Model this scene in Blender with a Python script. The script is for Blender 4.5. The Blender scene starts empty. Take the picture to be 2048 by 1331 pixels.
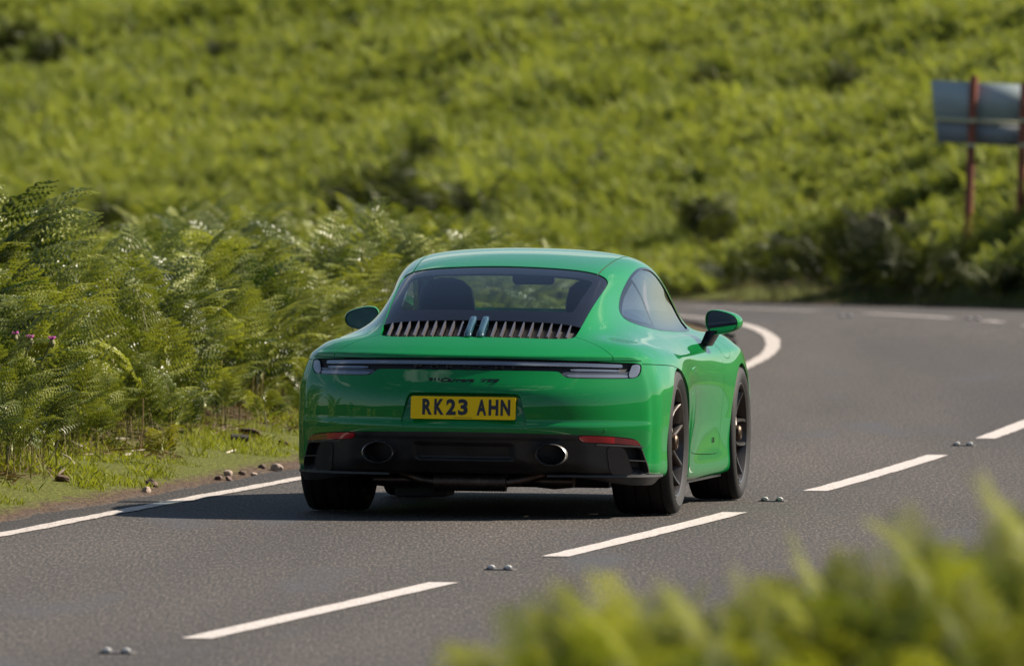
import bpy, bmesh, math, random
import numpy as np
from mathutils import Vector, Matrix

random.seed(7); RNG = np.random.default_rng(7)
scene = bpy.context.scene
R_ = math.radians

# ------------------------------------------------------------------ camera
CAM_H, CAM_PITCH, CAM_ROLL, CAM_F = 2.45, .0205, .0075, 30500.0   # metres, rad, rad, focal length in 2048-wide pixels
cam_d = bpy.data.cameras.new("camera"); cam = bpy.data.objects.new("camera", cam_d)
scene.collection.objects.link(cam); scene.camera = cam
cam_d.sensor_fit = 'HORIZONTAL'; cam_d.sensor_width = 36.0
cam_d.lens = CAM_F / 2048 * 36
cam_d.clip_start = 1.0; cam_d.clip_end = 6000
cam.matrix_world = Matrix.Translation((0, 0, CAM_H)) @ Matrix.Rotation(math.pi/2 - CAM_PITCH, 4, 'X') @ Matrix.Rotation(CAM_ROLL, 4, 'Z')
cam_d.dof.use_dof = True; cam_d.dof.focus_distance = 75.6; cam_d.dof.aperture_fstop = 7.6

# ------------------------------------------------------------------ sun, sky, exposure
SUN_DIR = Vector((1.21, .50, 1.0)).normalized()
world = bpy.data.worlds.new("World"); scene.world = world; world.use_nodes = True
wn = world.node_tree.nodes; wl = world.node_tree.links; wn.clear()
w_out = wn.new("ShaderNodeOutputWorld"); w_bg = wn.new("ShaderNodeBackground")
sky = wn.new("ShaderNodeTexSky"); sky.sky_type = 'NISHITA'; sky.sun_disc = False
sky.sun_elevation = math.asin(SUN_DIR.z); sky.sun_rotation = math.atan2(SUN_DIR.x, SUN_DIR.y)
sky.altitude = 300; sky.air_density = 1.0; sky.dust_density = .7; sky.ozone_density = 1.2
tc = wn.new("ShaderNodeTexCoord"); cmap = wn.new("ShaderNodeMapping"); cmap.inputs['Scale'].default_value = (1, 1, 2.6)
cn = wn.new("ShaderNodeTexNoise"); cn.inputs['Scale'].default_value = 3.2; cn.inputs['Detail'].default_value = 8; cn.inputs['Roughness'].default_value = .58
cr = wn.new("ShaderNodeValToRGB"); cr.color_ramp.elements[0].position = .575; cr.color_ramp.elements[1].position = .655
cr.color_ramp.elements[1].color = (.8, .8, .8, 1)
cmix = wn.new("ShaderNodeMix"); cmix.data_type = 'RGBA'; cmix.inputs['B'].default_value = (9.0, 9.2, 9.7, 1)   # scattered fair-weather cloud
wl.new(tc.outputs['Generated'], cmap.inputs['Vector']); wl.new(cmap.outputs['Vector'], cn.inputs['Vector'])
wl.new(cn.outputs['Fac'], cr.inputs['Fac']); wl.new(cr.outputs['Color'], cmix.inputs['Factor'])
wl.new(sky.outputs['Color'], cmix.inputs['A']); wl.new(cmix.outputs['Result'], w_bg.inputs['Color'])
w_bg.inputs['Strength'].default_value = .05
wl.new(w_bg.outputs[0], w_out.inputs[0])
sun_d = bpy.data.lights.new("sun", 'SUN'); sun_d.energy = 5.0; sun_d.angle = R_(.53); sun_d.color = (1.0, .90, .76)
sun = bpy.data.objects.new("sun", sun_d); scene.collection.objects.link(sun)
sun.rotation_euler = (-SUN_DIR).to_track_quat('-Z', 'Y').to_euler()
scene.view_settings.view_transform = 'Standard'; scene.view_settings.look = 'None'
scene.view_settings.exposure = 1.05; scene.view_settings.gamma = 1.0; scene.view_settings.use_curve_mapping = False
scene.cycles.max_bounces = 10; scene.cycles.transparent_max_bounces = 16; scene.cycles.diffuse_bounces = 3; scene.cycles.glossy_bounces = 4
scene.cycles.use_denoising = True; scene.cycles.caustics_reflective = False; scene.cycles.caustics_refractive = False

# ------------------------------------------------------------------ helpers
COL = scene.collection
def cam_ray(px, py):
    x = (px-1024)/CAM_F; y = (py-665.5)/CAM_F
    c, s = math.cos(CAM_ROLL), math.sin(CAM_ROLL); x, y = x*c+y*s, -x*s+y*c
    c, s = math.cos(CAM_PITCH), math.sin(CAM_PITCH)
    return np.array([x, c-y*s, -s-y*c])
def mesh_np(name, V, F, N=None, smooth=True):
    """mesh from arrays; F is (m,3) / (m,4) array or a list of polygons"""
    me = bpy.data.meshes.new(name); V = np.asarray(V, float)
    if isinstance(F, np.ndarray):
        m, k = F.shape
        me.vertices.add(len(V)); me.vertices.foreach_set('co', V.ravel())
        me.loops.add(m*k); me.loops.foreach_set('vertex_index', F.astype(np.int32).ravel())
        me.polygons.add(m); me.polygons.foreach_set('loop_start', np.arange(0, m*k, k, dtype=np.int32))
        me.polygons.foreach_set('loop_total', np.full(m, k, np.int32))
        me.update(calc_edges=True)
    else:
        me.from_pydata([tuple(v) for v in V], [], F); me.update()
    me.polygons.foreach_set('use_smooth', np.full(len(me.polygons), smooth))
    if N is not None: me.normals_split_custom_set_from_vertices([tuple(n) for n in np.asarray(N)])
    return me
def link(name, me, mat=None, parent=None, loc=None, rot=None):
    o = bpy.data.objects.new(name, me); COL.objects.link(o)
    if mat is not None and me is not None and not me.materials: me.materials.append(mat)
    if parent is not None: o.parent = parent
    if loc is not None: o.location = loc
    if rot is not None: o.rotation_euler = rot
    return o
def tag(o, label=None, cat=None, group=None, kind=None):
    if label: o['label'] = label
    if cat: o['category'] = cat
    if group: o['group'] = group
    if kind: o['kind'] = kind
    return o
class MB:
    """collects simple shapes into one mesh"""
    def __init__(s): s.V = []; s.F = []
    def add(s, V, F):
        b = len(s.V); s.V += [tuple(v) for v in V]; s.F += [tuple(i+b for i in f) for f in F]; return s
    def box(s, c, d, M=None, taper=1.0):
        x, y, z = (q/2 for q in d); P = []
        for k in (-1, 1):
            t = 1 if k < 0 else taper
            P += [(-x*t, -y*t, k*z), (x*t, -y*t, k*z), (x*t, y*t, k*z), (-x*t, y*t, k*z)]
        P = [Vector(p) for p in P]
        if M is not None: P = [M @ p for p in P]
        P = [p+Vector(c) for p in P]
        return s.add(P, [(3,2,1,0),(4,5,6,7),(0,1,5,4),(1,2,6,5),(2,3,7,6),(3,0,4,7)])
    def tube(s, pts, rad, n=8, cap=True):
        pts = [Vector(p) for p in pts]; rings = []
        rad = rad if hasattr(rad, '__len__') else [rad]*len(pts); V = []; F = []
        ref = Vector((0, 0, 1)) if abs((pts[-1]-pts[0]).normalized().z) < .9 else Vector((1, 0, 0))
        for i, p in enumerate(pts):
            d = (pts[min(i+1, len(pts)-1)]-pts[max(i-1, 0)]).normalized()
            a = d.cross(ref).normalized(); b = a.cross(d).normalized()
            for k in range(n):
                t = 2*math.pi*k/n; V.append(p+(a*math.cos(t)+b*math.sin(t))*rad[i])
        for i in range(len(pts)-1):
            for k in range(n): F.append((i*n+k, i*n+(k+1) % n, (i+1)*n+(k+1) % n, (i+1)*n+k))
        if cap: F.append(tuple(range(n-1, -1, -1))); F.append(tuple(range((len(pts)-1)*n, len(pts)*n)))
        return s.add(V, F)
    def lathe(s, prof, n=48, axis='X', centre=(0, 0, 0), sx=1, sz=1, closed=False):
        """prof: (axial, radius) pairs turned about the axis"""
        V = []; F = []; m = len(prof)
        for k in range(n):
            t = 2*math.pi*k/n; c_, s_ = math.cos(t), math.sin(t)
            for (a, r) in prof:
                p = {'X': (a, r*c_*sx, r*s_*sz), 'Y': (r*c_*sx, a, r*s_*sz), 'Z': (r*c_*sx, r*s_*sz, a)}[axis]
                V.append((p[0]+centre[0], p[1]+centre[1], p[2]+centre[2]))
        for k in range(n):
            k2 = (k+1) % n
            for i in range(m-1 if not closed else m): F.append((k*m+i, k*m+(i+1) % m, k2*m+(i+1) % m, k2*m+i))
        return s.add(V, F)
    def mesh(s, name, smooth=True, sharp=None, bevel=0):
        me = bpy.data.meshes.new(name); me.from_pydata([tuple(v) for v in s.V], [], s.F)
        bm = bmesh.new(); bm.from_mesh(me)
        bmesh.ops.recalc_face_normals(bm, faces=bm.faces)
        if bevel: bmesh.ops.bevel(bm, geom=list(bm.edges), offset=bevel, segments=2, affect='EDGES', profile=.6)
        if sharp is not None:
            for e in bm.edges:
                if len(e.link_faces) == 2 and e.calc_face_angle(0) > sharp: e.smooth = False
        bm.to_mesh(me); bm.free()
        me.polygons.foreach_set('use_smooth', np.full(len(me.polygons), smooth)); me.update()
        return me
    def build(s, name, mat, parent=None, loc=None, rot=None, smooth=True, sharp=.6, bevel=0):
        return link(name, s.mesh(name, smooth, sharp, bevel), mat, parent, loc, rot)

# ------------------------------------------------------------------ materials
def new_mat(name):
    m = bpy.data.materials.new(name); m.use_nodes = True
    nt = m.node_tree; return m, nt, nt.nodes['Principled BSDF']
def simple(name, col, rough=.5, metal=0., coat=0., spec=.5, noise=0., nscale=30., bump=0., coat_rough=.03):
    m, nt, b = new_mat(name)
    b.inputs['Base Color'].default_value = (*col, 1); b.inputs['Roughness'].default_value = rough
    b.inputs['Metallic'].default_value = metal; b.inputs['Coat Weight'].default_value = coat
    b.inputs['Coat Roughness'].default_value = coat_rough; b.inputs['Specular IOR Level'].default_value = spec
    if noise or bump:
        n = nt.nodes.new('ShaderNodeTexNoise'); n.inputs['Scale'].default_value = nscale; n.inputs['Detail'].default_value = 5
        t = nt.nodes.new('ShaderNodeTexCoord'); nt.links.new(t.outputs['Object'], n.inputs['Vector'])
        if noise:
            r = nt.nodes.new('ShaderNodeValToRGB')
            r.color_ramp.elements[0].color = (*[c*(1-noise) for c in col], 1); r.color_ramp.elements[1].color = (*[min(1, c*(1+noise)) for c in col], 1)
            r.color_ramp.elements[0].position = .3; r.color_ramp.elements[1].position = .7
            nt.links.new(n.outputs['Fac'], r.inputs['Fac']); nt.links.new(r.outputs['Color'], b.inputs['Base Color'])
        if bump:
            u = nt.nodes.new('ShaderNodeBump'); u.inputs['Strength'].default_value = bump; u.inputs['Distance'].default_value = .01
            nt.links.new(n.outputs['Fac'], u.inputs['Height']); nt.links.new(u.outputs['Normal'], b.inputs['Normal'])
    return m
def glass(name, tint, ior=1.5, rough=0.0, faces=2):
    m = bpy.data.materials.new(name); m.use_nodes = True; nt = m.node_tree; nt.nodes.clear()
    o = nt.nodes.new('ShaderNodeOutputMaterial'); t = nt.nodes.new('ShaderNodeBsdfTransparent'); g = nt.nodes.new('ShaderNodeBsdfGlossy')
    f = nt.nodes.new('ShaderNodeFresnel'); x = nt.nodes.new('ShaderNodeMixShader')
    ge = nt.nodes.new('ShaderNodeNewGeometry'); mi = nt.nodes.new('ShaderNodeMix'); mi.inputs['A'].default_value = ior; mi.inputs['B'].default_value = 1/ior   # thin pane: same on both faces
    nt.links.new(ge.outputs['Backfacing'], mi.inputs['Factor']); nt.links.new(mi.outputs['Result'], f.inputs['IOR'])
    t.inputs['Color'].default_value = (*tint, 1); g.inputs['Roughness'].default_value = rough
    d = nt.nodes.new('ShaderNodeMath'); d.operation = 'MULTIPLY_ADD'; d.inputs[1].default_value = float(faces-1); d.inputs[2].default_value = 1.0; q = nt.nodes.new('ShaderNodeMath'); q.operation = 'DIVIDE'; k = nt.nodes.new('ShaderNodeMath'); k.operation = 'MULTIPLY'; k.inputs[1].default_value = float(faces)   # both faces of the pane reflect: 2F/(1+F)
    nt.links.new(f.outputs[0], d.inputs[0]); nt.links.new(f.outputs[0], k.inputs[0]); nt.links.new(k.outputs[0], q.inputs[0]); nt.links.new(d.outputs[0], q.inputs[1])
    nt.links.new(q.outputs[0], x.inputs[0]); nt.links.new(t.outputs[0], x.inputs[1]); nt.links.new(g.outputs[0], x.inputs[2]); nt.links.new(x.outputs[0], o.inputs[0])
    return m
# ================================================================== LAND AND ROAD
# camera stands at x = 0, y = 0 on the outer verge; the road passes from lower left, past the car, and bends left
def crv(pts):
    p = np.array(sorted(pts)); return lambda d: _pchip(p[:, 0], p[:, 1], d)
def _pchip(x, y, q):
    q = np.asarray(q, float); h = np.diff(x); s = np.diff(y)/h; m = np.zeros(len(x)); m[1:-1] = (s[:-1]*h[1:]+s[1:]*h[:-1])/(h[1:]+h[:-1]); m[0] = s[0]; m[-1] = s[-1]
    i = np.clip(np.searchsorted(x, q)-1, 0, len(x)-2); t = (q-x[i])/h[i]; tt = np.clip(t, 0, 1)
    v = (2*tt**3-3*tt**2+1)*y[i]+(tt**3-2*tt**2+tt)*h[i]*m[i]+(-2*tt**3+3*tt**2)*y[i+1]+(tt**3-tt**2)*h[i]*m[i+1]
    return v+np.where(t < 0, t*h[i]*m[i], 0)+np.where(t > 1, (t-1)*h[i]*m[i+1], 0)
edge_x = crv([(-150,-31),(0,-12.4),(40,-6.85),(72,-2.41),(75.3,-1.97),(81.2,-1.13),(95,.50),(105,1.42),(110,1.76),(115.5,1.98),(120.3,2.0),(125,1.86),(130,1.55),(136,.95),(142,.05),(150,-1.7),(160,-4.3),(175,-9.5),(200,-20),(240,-38)])
centre_x = crv([(-150,-32.5),(0,-10.1),(40,-4.25),(60.2,-1.23),(66.35,-.29),(76.1,1.12),(86.5,2.42),(93.4,3.14),(100,3.75),(106,4.18),(112,4.44),(118,4.5),(124,4.28),(128,4.02),(131,3.78),(137,3.17),(140,2.80),(146,1.75),(152,.25),(160,-2.4),(175,-7.6),(200,-18),(240,-36)])
_d = np.linspace(-150, 240, 1600); _c = centre_x(_d); _t = np.gradient(_c, _d); _n = 1/np.sqrt(1+_t*_t)
_rd = _d-_t*_n*3.05; _rx = _c+_n*3.05; _o = np.argsort(_rd)
right_x = lambda d: np.interp(d, _rd[_o], _rx[_o])
far_d = lambda x: np.interp(-np.asarray(x, float), [-12, -6.5, -5.5, -4.86, -3.4, -1.9, 1, 8, 19, 40], [132, 138, 142, 146, 152, 158, 165, 180, 205, 250])
def sp(x, k=3.0): return np.logaddexp(0, np.asarray(x, float)/k)*k
def road_z(d):
    d = np.asarray(d, float); return -.0135*(sp(d-125, 2.5)-sp(d-172, 4))
_ph = RNG.uniform(0, 6.28, (24, 2)); _fr = RNG.normal(0, 1, (24, 2))
def undul(x, y, wl):
    s = 0
    for i in range(10): s = s+np.sin(x*_fr[i, 0]*6.28/wl*.6+_ph[i, 0]+y*_fr[i, 1]*6.28/wl*.6+_ph[i, 1])
    return s/4.0
def road_side(x, y):
    """metres outside the tarmac: negative on it, plus which side"""
    cs = 1/np.sqrt(1+np.gradient(edge_x(np.array([0., 1.])))[0]**2)
    sl = (edge_x(y)-.30-x)*.985; sr = (x-right_x(y))*.985
    return sl, sr
def ground_z(x, y):
    x = np.asarray(x, float); y = np.asarray(y, float); sl, sr = road_side(x, y); z = road_z(y)
    off = np.maximum(sl, sr); o = np.maximum(off, 0)
    bank = np.where(sl > sr, np.interp(o, [0, .15, .5, 1.2, 3, 8, 40, 200], [-.03, .0, .05, .13, .30, .45, 1.6, 9]),
                    np.interp(o, [0, .15, .5, 2, 6, 10, 40, 200], [-.03, .0, .05, .25, .80, 1.15, 2.6, 16]))
    bank = bank*np.where((sl > sr) & (o > .2), np.interp(y, [84, 108], [1, .30]), 1)
    bank = np.where(y > 132, np.minimum(bank, np.interp(o, [0, .15, .5, 2, 8, 60], [-.03, 0, .05, .12, .2, .8])), bank)
    hill = .058*sp(y-far_d(x)-1.0, 1.5); hill = np.where(hill > 16, 16+(hill-16)*.2, hill)
    back = .10*sp(-y-25, 8); back = np.where(back > 14, 14+(back-14)*.2, back)
    rough = np.clip(o-.3, 0, 1)
    z = z+bank+(hill+back)*np.clip(o/2, 0, 1)+rough*(.022*undul(x, y, .9)+.06*undul(y, x, 3.5)*np.clip(o-.8, 0, 1))
    z = z+.13*undul(x+31, y, 9)*np.clip((y-far_d(x)-2)/10, 0, 1)
    return np.where(off < 0, road_z(y)-.035, z)
def on_ground(px, py):
    """where the view through a point of the picture meets the ground"""
    d = cam_ray(px, py); t = np.linspace(15, 320, 6101); P = t[:, None]*d; f = P[:, 2]+CAM_H-ground_z_all(P[:, 0], P[:, 1])
    k = np.argmax(f < 0); a = f[k-1]/(f[k-1]-f[k]); q = (t[k-1]+(t[k]-t[k-1])*a)*d
    return q[0], q[1], float(ground_z_all(q[0], q[1]))
def ground_z_all(x, y):
    sl, sr = road_side(x, y); return np.where(np.maximum(sl, sr) < 0, road_z(y), ground_z(x, y))
# ---- ground sheet
def axis(segs):
    out = [segs[0][0]]
    for a, b, st in segs: n = max(1, int(round((b-a)/st))); out += list(np.linspace(a, b, n+1)[1:])
    return np.array(out)
gx = axis([(-400,-60,40),(-60,-14,3),(-14,-6,.4),(-6,8,.14),(8,16,.5),(16,60,4),(60,400,40)])
gy = axis([(-600,-60,30),(-60,10,5),(10,55,1.2),(55,130,.28),(130,215,.6),(215,330,5),(330,900,60)])
X, Y = np.meshgrid(gx, gy); Z = ground_z(X, Y); n0, n1 = X.shape
Vg = np.stack([X.ravel(), Y.ravel(), Z.ravel()], 1); i, j = np.meshgrid(np.arange(n1-1), np.arange(n0-1)); a = (j*n1+i).ravel()
Fg = np.stack([a, a+1, a+n1+1, a+n1], 1)
gme = mesh_np('ground', Vg, Fg)
sl, sr = road_side(Vg[:, 0], Vg[:, 1]); off = np.maximum(sl, sr)
at = gme.attributes.new('verge', 'FLOAT', 'POINT'); at.data.foreach_set('value', np.clip(off, -1, 60).astype(np.float32))
def N_(nt, t, **kw):
    n = nt.nodes.new(t)
    for k, v in kw.items():
        if k in n.inputs: n.inputs[k].default_value = v
        else: setattr(n, k, v)
    return n
def ramp(nt, stops, src, interp='LINEAR'):
    r = nt.nodes.new('ShaderNodeValToRGB'); r.color_ramp.interpolation = interp; e = r.color_ramp.elements
    while len(e) < len(stops): e.new(.5)
    for k, (p, c) in enumerate(stops): e[k].position = p; e[k].color = (*c, 1) if len(c) == 3 else c
    nt.links.new(src, r.inputs['Fac']); return r.outputs['Color']
def mixc(nt, f, a, b, mode='MIX'):
    m = nt.nodes.new('ShaderNodeMix'); m.data_type = 'RGBA'; m.blend_type = mode
    for s, k in ((f, 'Factor'), (a, 'A'), (b, 'B')):
        if hasattr(s, 'is_linked'): nt.links.new(s, m.inputs[k])
        else: m.inputs[k].default_value = s if k == 'Factor' else (*s, 1)
    return m.outputs['Result']
M_ground, nt, bs = new_mat('verge_ground')
geo = N_(nt, 'ShaderNodeNewGeometry'); va = N_(nt, 'ShaderNodeAttribute', attribute_name='verge')
mp = N_(nt, 'ShaderNodeMapping'); mp.inputs['Scale'].default_value = (1, .35, 1); nt.links.new(geo.outputs['Position'], mp.inputs['Vector'])
nA = N_(nt, 'ShaderNodeTexNoise', Scale=3.0, Detail=6.0, Roughness=.62); nt.links.new(mp.outputs[0], nA.inputs['Vector'])
nB = N_(nt, 'ShaderNodeTexNoise', Scale=42.0, Detail=4.0, Roughness=.7); nt.links.new(mp.outputs[0], nB.inputs['Vector'])
nD = N_(nt, 'ShaderNodeTexNoise', Scale=.22, Detail=4.0); nt.links.new(geo.outputs['Position'], nD.inputs['Vector'])
# distance from the tarmac, wobbled by noise
wob = N_(nt, 'ShaderNodeMath', operation='MULTIPLY_ADD'); nt.links.new(nA.outputs['Fac'], wob.inputs[0]); wob.inputs[1].default_value = .35; nt.links.new(va.outputs['Fac'], wob.inputs[2])
wob2 = N_(nt, 'ShaderNodeMath', operation='MULTIPLY_ADD'); nt.links.new(nB.outputs['Fac'], wob2.inputs[0]); wob2.inputs[1].default_value = .26; nt.links.new(wob.outputs[0], wob2.inputs[2])
dv = N_(nt, 'ShaderNodeMath', operation='DIVIDE'); nt.links.new(wob2.outputs[0], dv.inputs[0]); dv.inputs[1].default_value = 4.0
gravel = ramp(nt, [(.30, (.022, .020, .019)), (.72, (.15, .125, .105))], nB.outputs['Fac'])
soil = ramp(nt, [(.3, (.030, .019, .013)), (.7, (.135, .092, .066))], nB.outputs['Fac'])
grass = ramp(nt, [(.3, (.040, .048, .010)), (.7, (.135, .145, .032))], nB.outputs['Fac'])
litter = ramp(nt, [(.35, (.018, .014, .007)), (.75, (.10, .065, .03))], nB.outputs['Fac'])
far = ramp(nt, [(.35, (.020, .030, .006)), (.65, (.062, .074, .015))], nD.outputs['Fac'])
c = mixc(nt, ramp(nt, [(.090, (0, 0, 0)), (.110, (1, 1, 1))], dv.outputs[0]), gravel, soil)
c = mixc(nt, ramp(nt, [(.118, (0, 0, 0)), (.150, (1, 1, 1))], dv.outputs[0]), c, grass)
c = mixc(nt, ramp(nt, [(.60, (0, 0, 0)), (.68, (.85, .85, .85))], nA.outputs['Fac']), c, soil)
c = mixc(nt, ramp(nt, [(.30, (0, 0, 0)), (.42, (1, 1, 1))], dv.outputs[0]), c, litter)
fv = N_(nt, 'ShaderNodeMath', operation='GREATER_THAN'); nt.links.new(va.outputs['Fac'], fv.inputs[0]); fv.inputs[1].default_value = 14.0
c = mixc(nt, fv.outputs[0], c, far); nt.links.new(c, bs.inputs['Base Color']); bs.inputs['Roughness'].default_value = .95; bs.inputs['Specular IOR Level'].default_value = .1
bp = N_(nt, 'ShaderNodeBump', Strength=.8, Distance=.02); nt.links.new(nB.outputs['Fac'], bp.inputs['Height']); nt.links.new(bp.outputs[0], bs.inputs['Normal'])
tag(link('ground', gme, M_ground), kind='structure')
# ---- road
ry = axis([(-150,40,5),(40,165,.5),(165,235,3)]); XL = edge_x(ry)-.30; XR = right_x(ry)
cols = np.linspace(0, 1, 25); Vr = []; wob_l = .05*undul(ry, ry*0, 1.6)+.02*undul(ry+7, ry*0, .5)
for k, y in enumerate(ry):
    for c_ in cols: Vr.append((XL[k]-wob_l[k]*(1-c_)+(XR[k]-XL[k])*c_, y, road_z(y)))
nc = len(cols); i, j = np.meshgrid(np.arange(nc-1), np.arange(len(ry)-1)); a = (j*nc+i).ravel()
M_road, nt, bs = new_mat('worn_asphalt')
geo = N_(nt, 'ShaderNodeNewGeometry'); mp = N_(nt, 'ShaderNodeMapping'); mp.inputs['Scale'].default_value = (1, .07, 1); mp.inputs['Rotation'].default_value = (0, 0, -.13)
nt.links.new(geo.outputs['Position'], mp.inputs['Vector'])
n1 = N_(nt, 'ShaderNodeTexNoise', Scale=72.0, Detail=3.0, Roughness=.6); n2 = N_(nt, 'ShaderNodeTexNoise', Scale=.55, Detail=5.0, Roughness=.6); n3 = N_(nt, 'ShaderNodeTexVoronoi', Scale=70.0)
n4 = N_(nt, 'ShaderNodeTexNoise', Scale=1.3, Detail=3.0)
for q in (n1, n2, n3): nt.links.new(mp.outputs[0], q.inputs['Vector'])
mp2 = N_(nt, 'ShaderNodeMapping'); mp2.inputs['Scale'].default_value = (1.1, .16, 1); mp2.inputs['Rotation'].default_value = (0, 0, -.13); nt.links.new(geo.outputs['Position'], mp2.inputs['Vector']); nt.links.new(mp2.outputs[0], n4.inputs['Vector'])
c = ramp(nt, [(.30, (.007, .0062, .006)), (.50, (.048, .042, .0375)), (.70, (.185, .158, .136))], n1.outputs['Fac'])
c = mixc(nt, .45, c, ramp(nt, [(.0, (.090, .077, .067)), (.5, (.041, .036, .0325))], n3.outputs['Distance']))
c = mixc(nt, .9, c, ramp(nt, [(.32, (.70, .70, .73)), (.68, (1.22, 1.18, 1.12))], n2.outputs['Fac']), 'MULTIPLY')
la = N_(nt, 'ShaderNodeAttribute', attribute_name='lat'); lm = N_(nt, 'ShaderNodeMapRange'); nt.links.new(la.outputs['Fac'], lm.inputs['Value']); lm.inputs['From Min'].default_value = -3.2; lm.inputs['From Max'].default_value = 3.2
c = mixc(nt, .75, c, ramp(nt, [(.0, (.45, .44, .44)), (.032, (.58, .57, .56)), (.05, (.98, .97, .96)), (.15, (1.08, 1.07, 1.06)), (.26, (.92, .92, .92)), (.39, (1.08, 1.07, 1.06)), (.5, (.88, .88, .88)), (.61, (1.07, 1.06, 1.05)), (.74, (.92, .92, .92)), (.85, (1.07, 1.06, 1.05)), (1.0, (.84, .83, .82))], lm.outputs['Result']), 'MULTIPLY')     # polished wheel tracks
c = mixc(nt, ramp(nt, [(.60, (0, 0, 0)), (.70, (.62, .62, .62))], n4.outputs['Fac']), c, (.050, .052, .060))      # bitumen patches
nt.links.new(c, bs.inputs['Base Color']); bs.inputs['Roughness'].default_value = .82; bs.inputs['Specular IOR Level'].default_value = .3
bp = N_(nt, 'ShaderNodeBump', Strength=.55, Distance=.006); nt.links.new(n1.outputs['Fac'], bp.inputs['Height']); nt.links.new(bp.outputs[0], bs.inputs['Normal'])
rme = mesh_np('road', np.array(Vr), np.stack([a, a+1, a+nc+1, a+nc], 1)); la_ = rme.attributes.new('lat', 'FLOAT', 'POINT'); la_.data.foreach_set('value', (np.array(Vr)[:, 0]-centre_x(np.array(Vr)[:, 1])).astype(np.float32))
road = tag(link('road', rme, M_road), kind='structure')
# ---- painted lines
M_line, nt, bs = new_mat('road_paint')
geo = N_(nt, 'ShaderNodeNewGeometry'); mp = N_(nt, 'ShaderNodeMapping'); mp.inputs['Scale'].default_value = (1, .09, 1); nt.links.new(geo.outputs['Position'], mp.inputs['Vector'])
n1 = N_(nt, 'ShaderNodeTexNoise', Scale=85.0, Detail=3.0, Roughness=.65); nt.links.new(mp.outputs[0], n1.inputs['Vector'])
c = ramp(nt, [(.28, (.24, .21, .19)), (.42, (.47, .42, .385)), (.7, (.56, .505, .465))], n1.outputs['Fac']); nt.links.new(c, bs.inputs['Base Color']); bs.inputs['Roughness'].default_value = .6
M_worn, nt, bs = new_mat('worn_edge_paint')
geo = N_(nt, 'ShaderNodeNewGeometry'); mp = N_(nt, 'ShaderNodeMapping'); mp.inputs['Scale'].default_value = (1, .09, 1); nt.links.new(geo.outputs['Position'], mp.inputs['Vector'])
n1 = N_(nt, 'ShaderNodeTexNoise', Scale=75.0, Detail=4.0, Roughness=.7); nt.links.new(mp.outputs[0], n1.inputs['Vector'])
c = ramp(nt, [(.30, (.12, .108, .097)), (.44, (.40, .355, .32)), (.7, (.52, .465, .42))], n1.outputs['Fac']); nt.links.new(c, bs.inputs['Base Color']); bs.inputs['Roughness'].default_value = .7
def paint_strip(name, fx, d0, d1, wid, mat, step=.25, ragged=.0, slant=.0):
    n = max(2, int((d1-d0)/step)); d = np.linspace(d0, d1, n+1); x = fx(d); V = []
    jl = RNG.normal(0, ragged, n+1); jr = RNG.normal(0, ragged, n+1)
    for k in range(n+1):
        e = slant if k in (0, n) else 0
        V.append((x[k]-wid/2+jl[k], d[k]+e/2, float(road_z(d[k]))+.004)); V.append((x[k]+wid/2+jr[k], d[k]-e/2, float(road_z(d[k]))+.004))
    return link(name, mesh_np(name, np.array(V), np.array([[2*k, 2*k+1, 2*k+3, 2*k+2] for k in range(n)])), mat, road)
for (a, b) in ((50.6,57.0),(60.15,66.35),(69.66,76.13),(79.69,86.5),(90.0,96.6),(100,106.4),(109.5,116),(119,125),(127.2,128.4),(131,137),(140,146.2),(149.5,155.5)):
    paint_strip('centre_line_dash', centre_x, a, b, .125, M_line, ragged=.003)
paint_strip('edge_line', edge_x, 30, 170, .105, M_worn, ragged=.006)
# ---- road studs in the gaps
M_rub = simple('stud_rubber', (.012, .012, .014), .6); M_cast = simple('stud_casting', (.12, .11, .10), .55, metal=.5); M_eye = simple('stud_reflector', (.70, .67, .63), .5)
def road_stud(px, py, label):
    x, y, z = on_ground(px, py); t = tag(link('road_stud', None, None, None, (x, y, z-.003), (0, 0, -.14)), label, 'road stud', 'reflecting road studs along the centre line')
    MB().box((0, 0, .006), (.155, .13, .010)).build('base_casting', M_cast, t, bevel=.003)
    for sx in (-1, 1):
        V = []; F = []; n = 9
        for k, (yy, h, w) in enumerate(((-.05, .002, .021), (-.04, .015, .023), (-.015, .021, .024), (.015, .021, .024), (.04, .015, .023), (.05, .002, .021))):
            for q in range(n): a = math.pi*q/(n-1); V.append((sx*.044+w*math.cos(a), yy, .010+h*math.sin(a)))
        for k in range(5):
            for q in range(n-1): F.append((k*n+q, k*n+q+1, (k+1)*n+q+1, (k+1)*n+q))
        pod = MB().add(V, F).build('rubber_pod', M_rub, t)
        MB().lathe([(-.007, .0005), (-.006, .009), (0, .0125)], 12, 'Y', (sx*.044+.006, -.048, .022), sx=1.5).build('reflector', M_eye, pod)
    t.scale = (.86, .86, .8)
    return t
for (px, py, lb) in ((234, 1306, 'road stud nearest the camera at the lower left'), (1000, 1139, 'road stud beside the left end of the dash below the car'), (1545, 1002, 'road stud just right of the front wheel'),
                     (1927, 891, 'road stud near the right edge below the last near dash'), (1692, 634, 'distant road stud between the two far dashes'), (1947, 639, 'distant road stud at the far right of the bend')):
    road_stud(px, py, lb)
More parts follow.
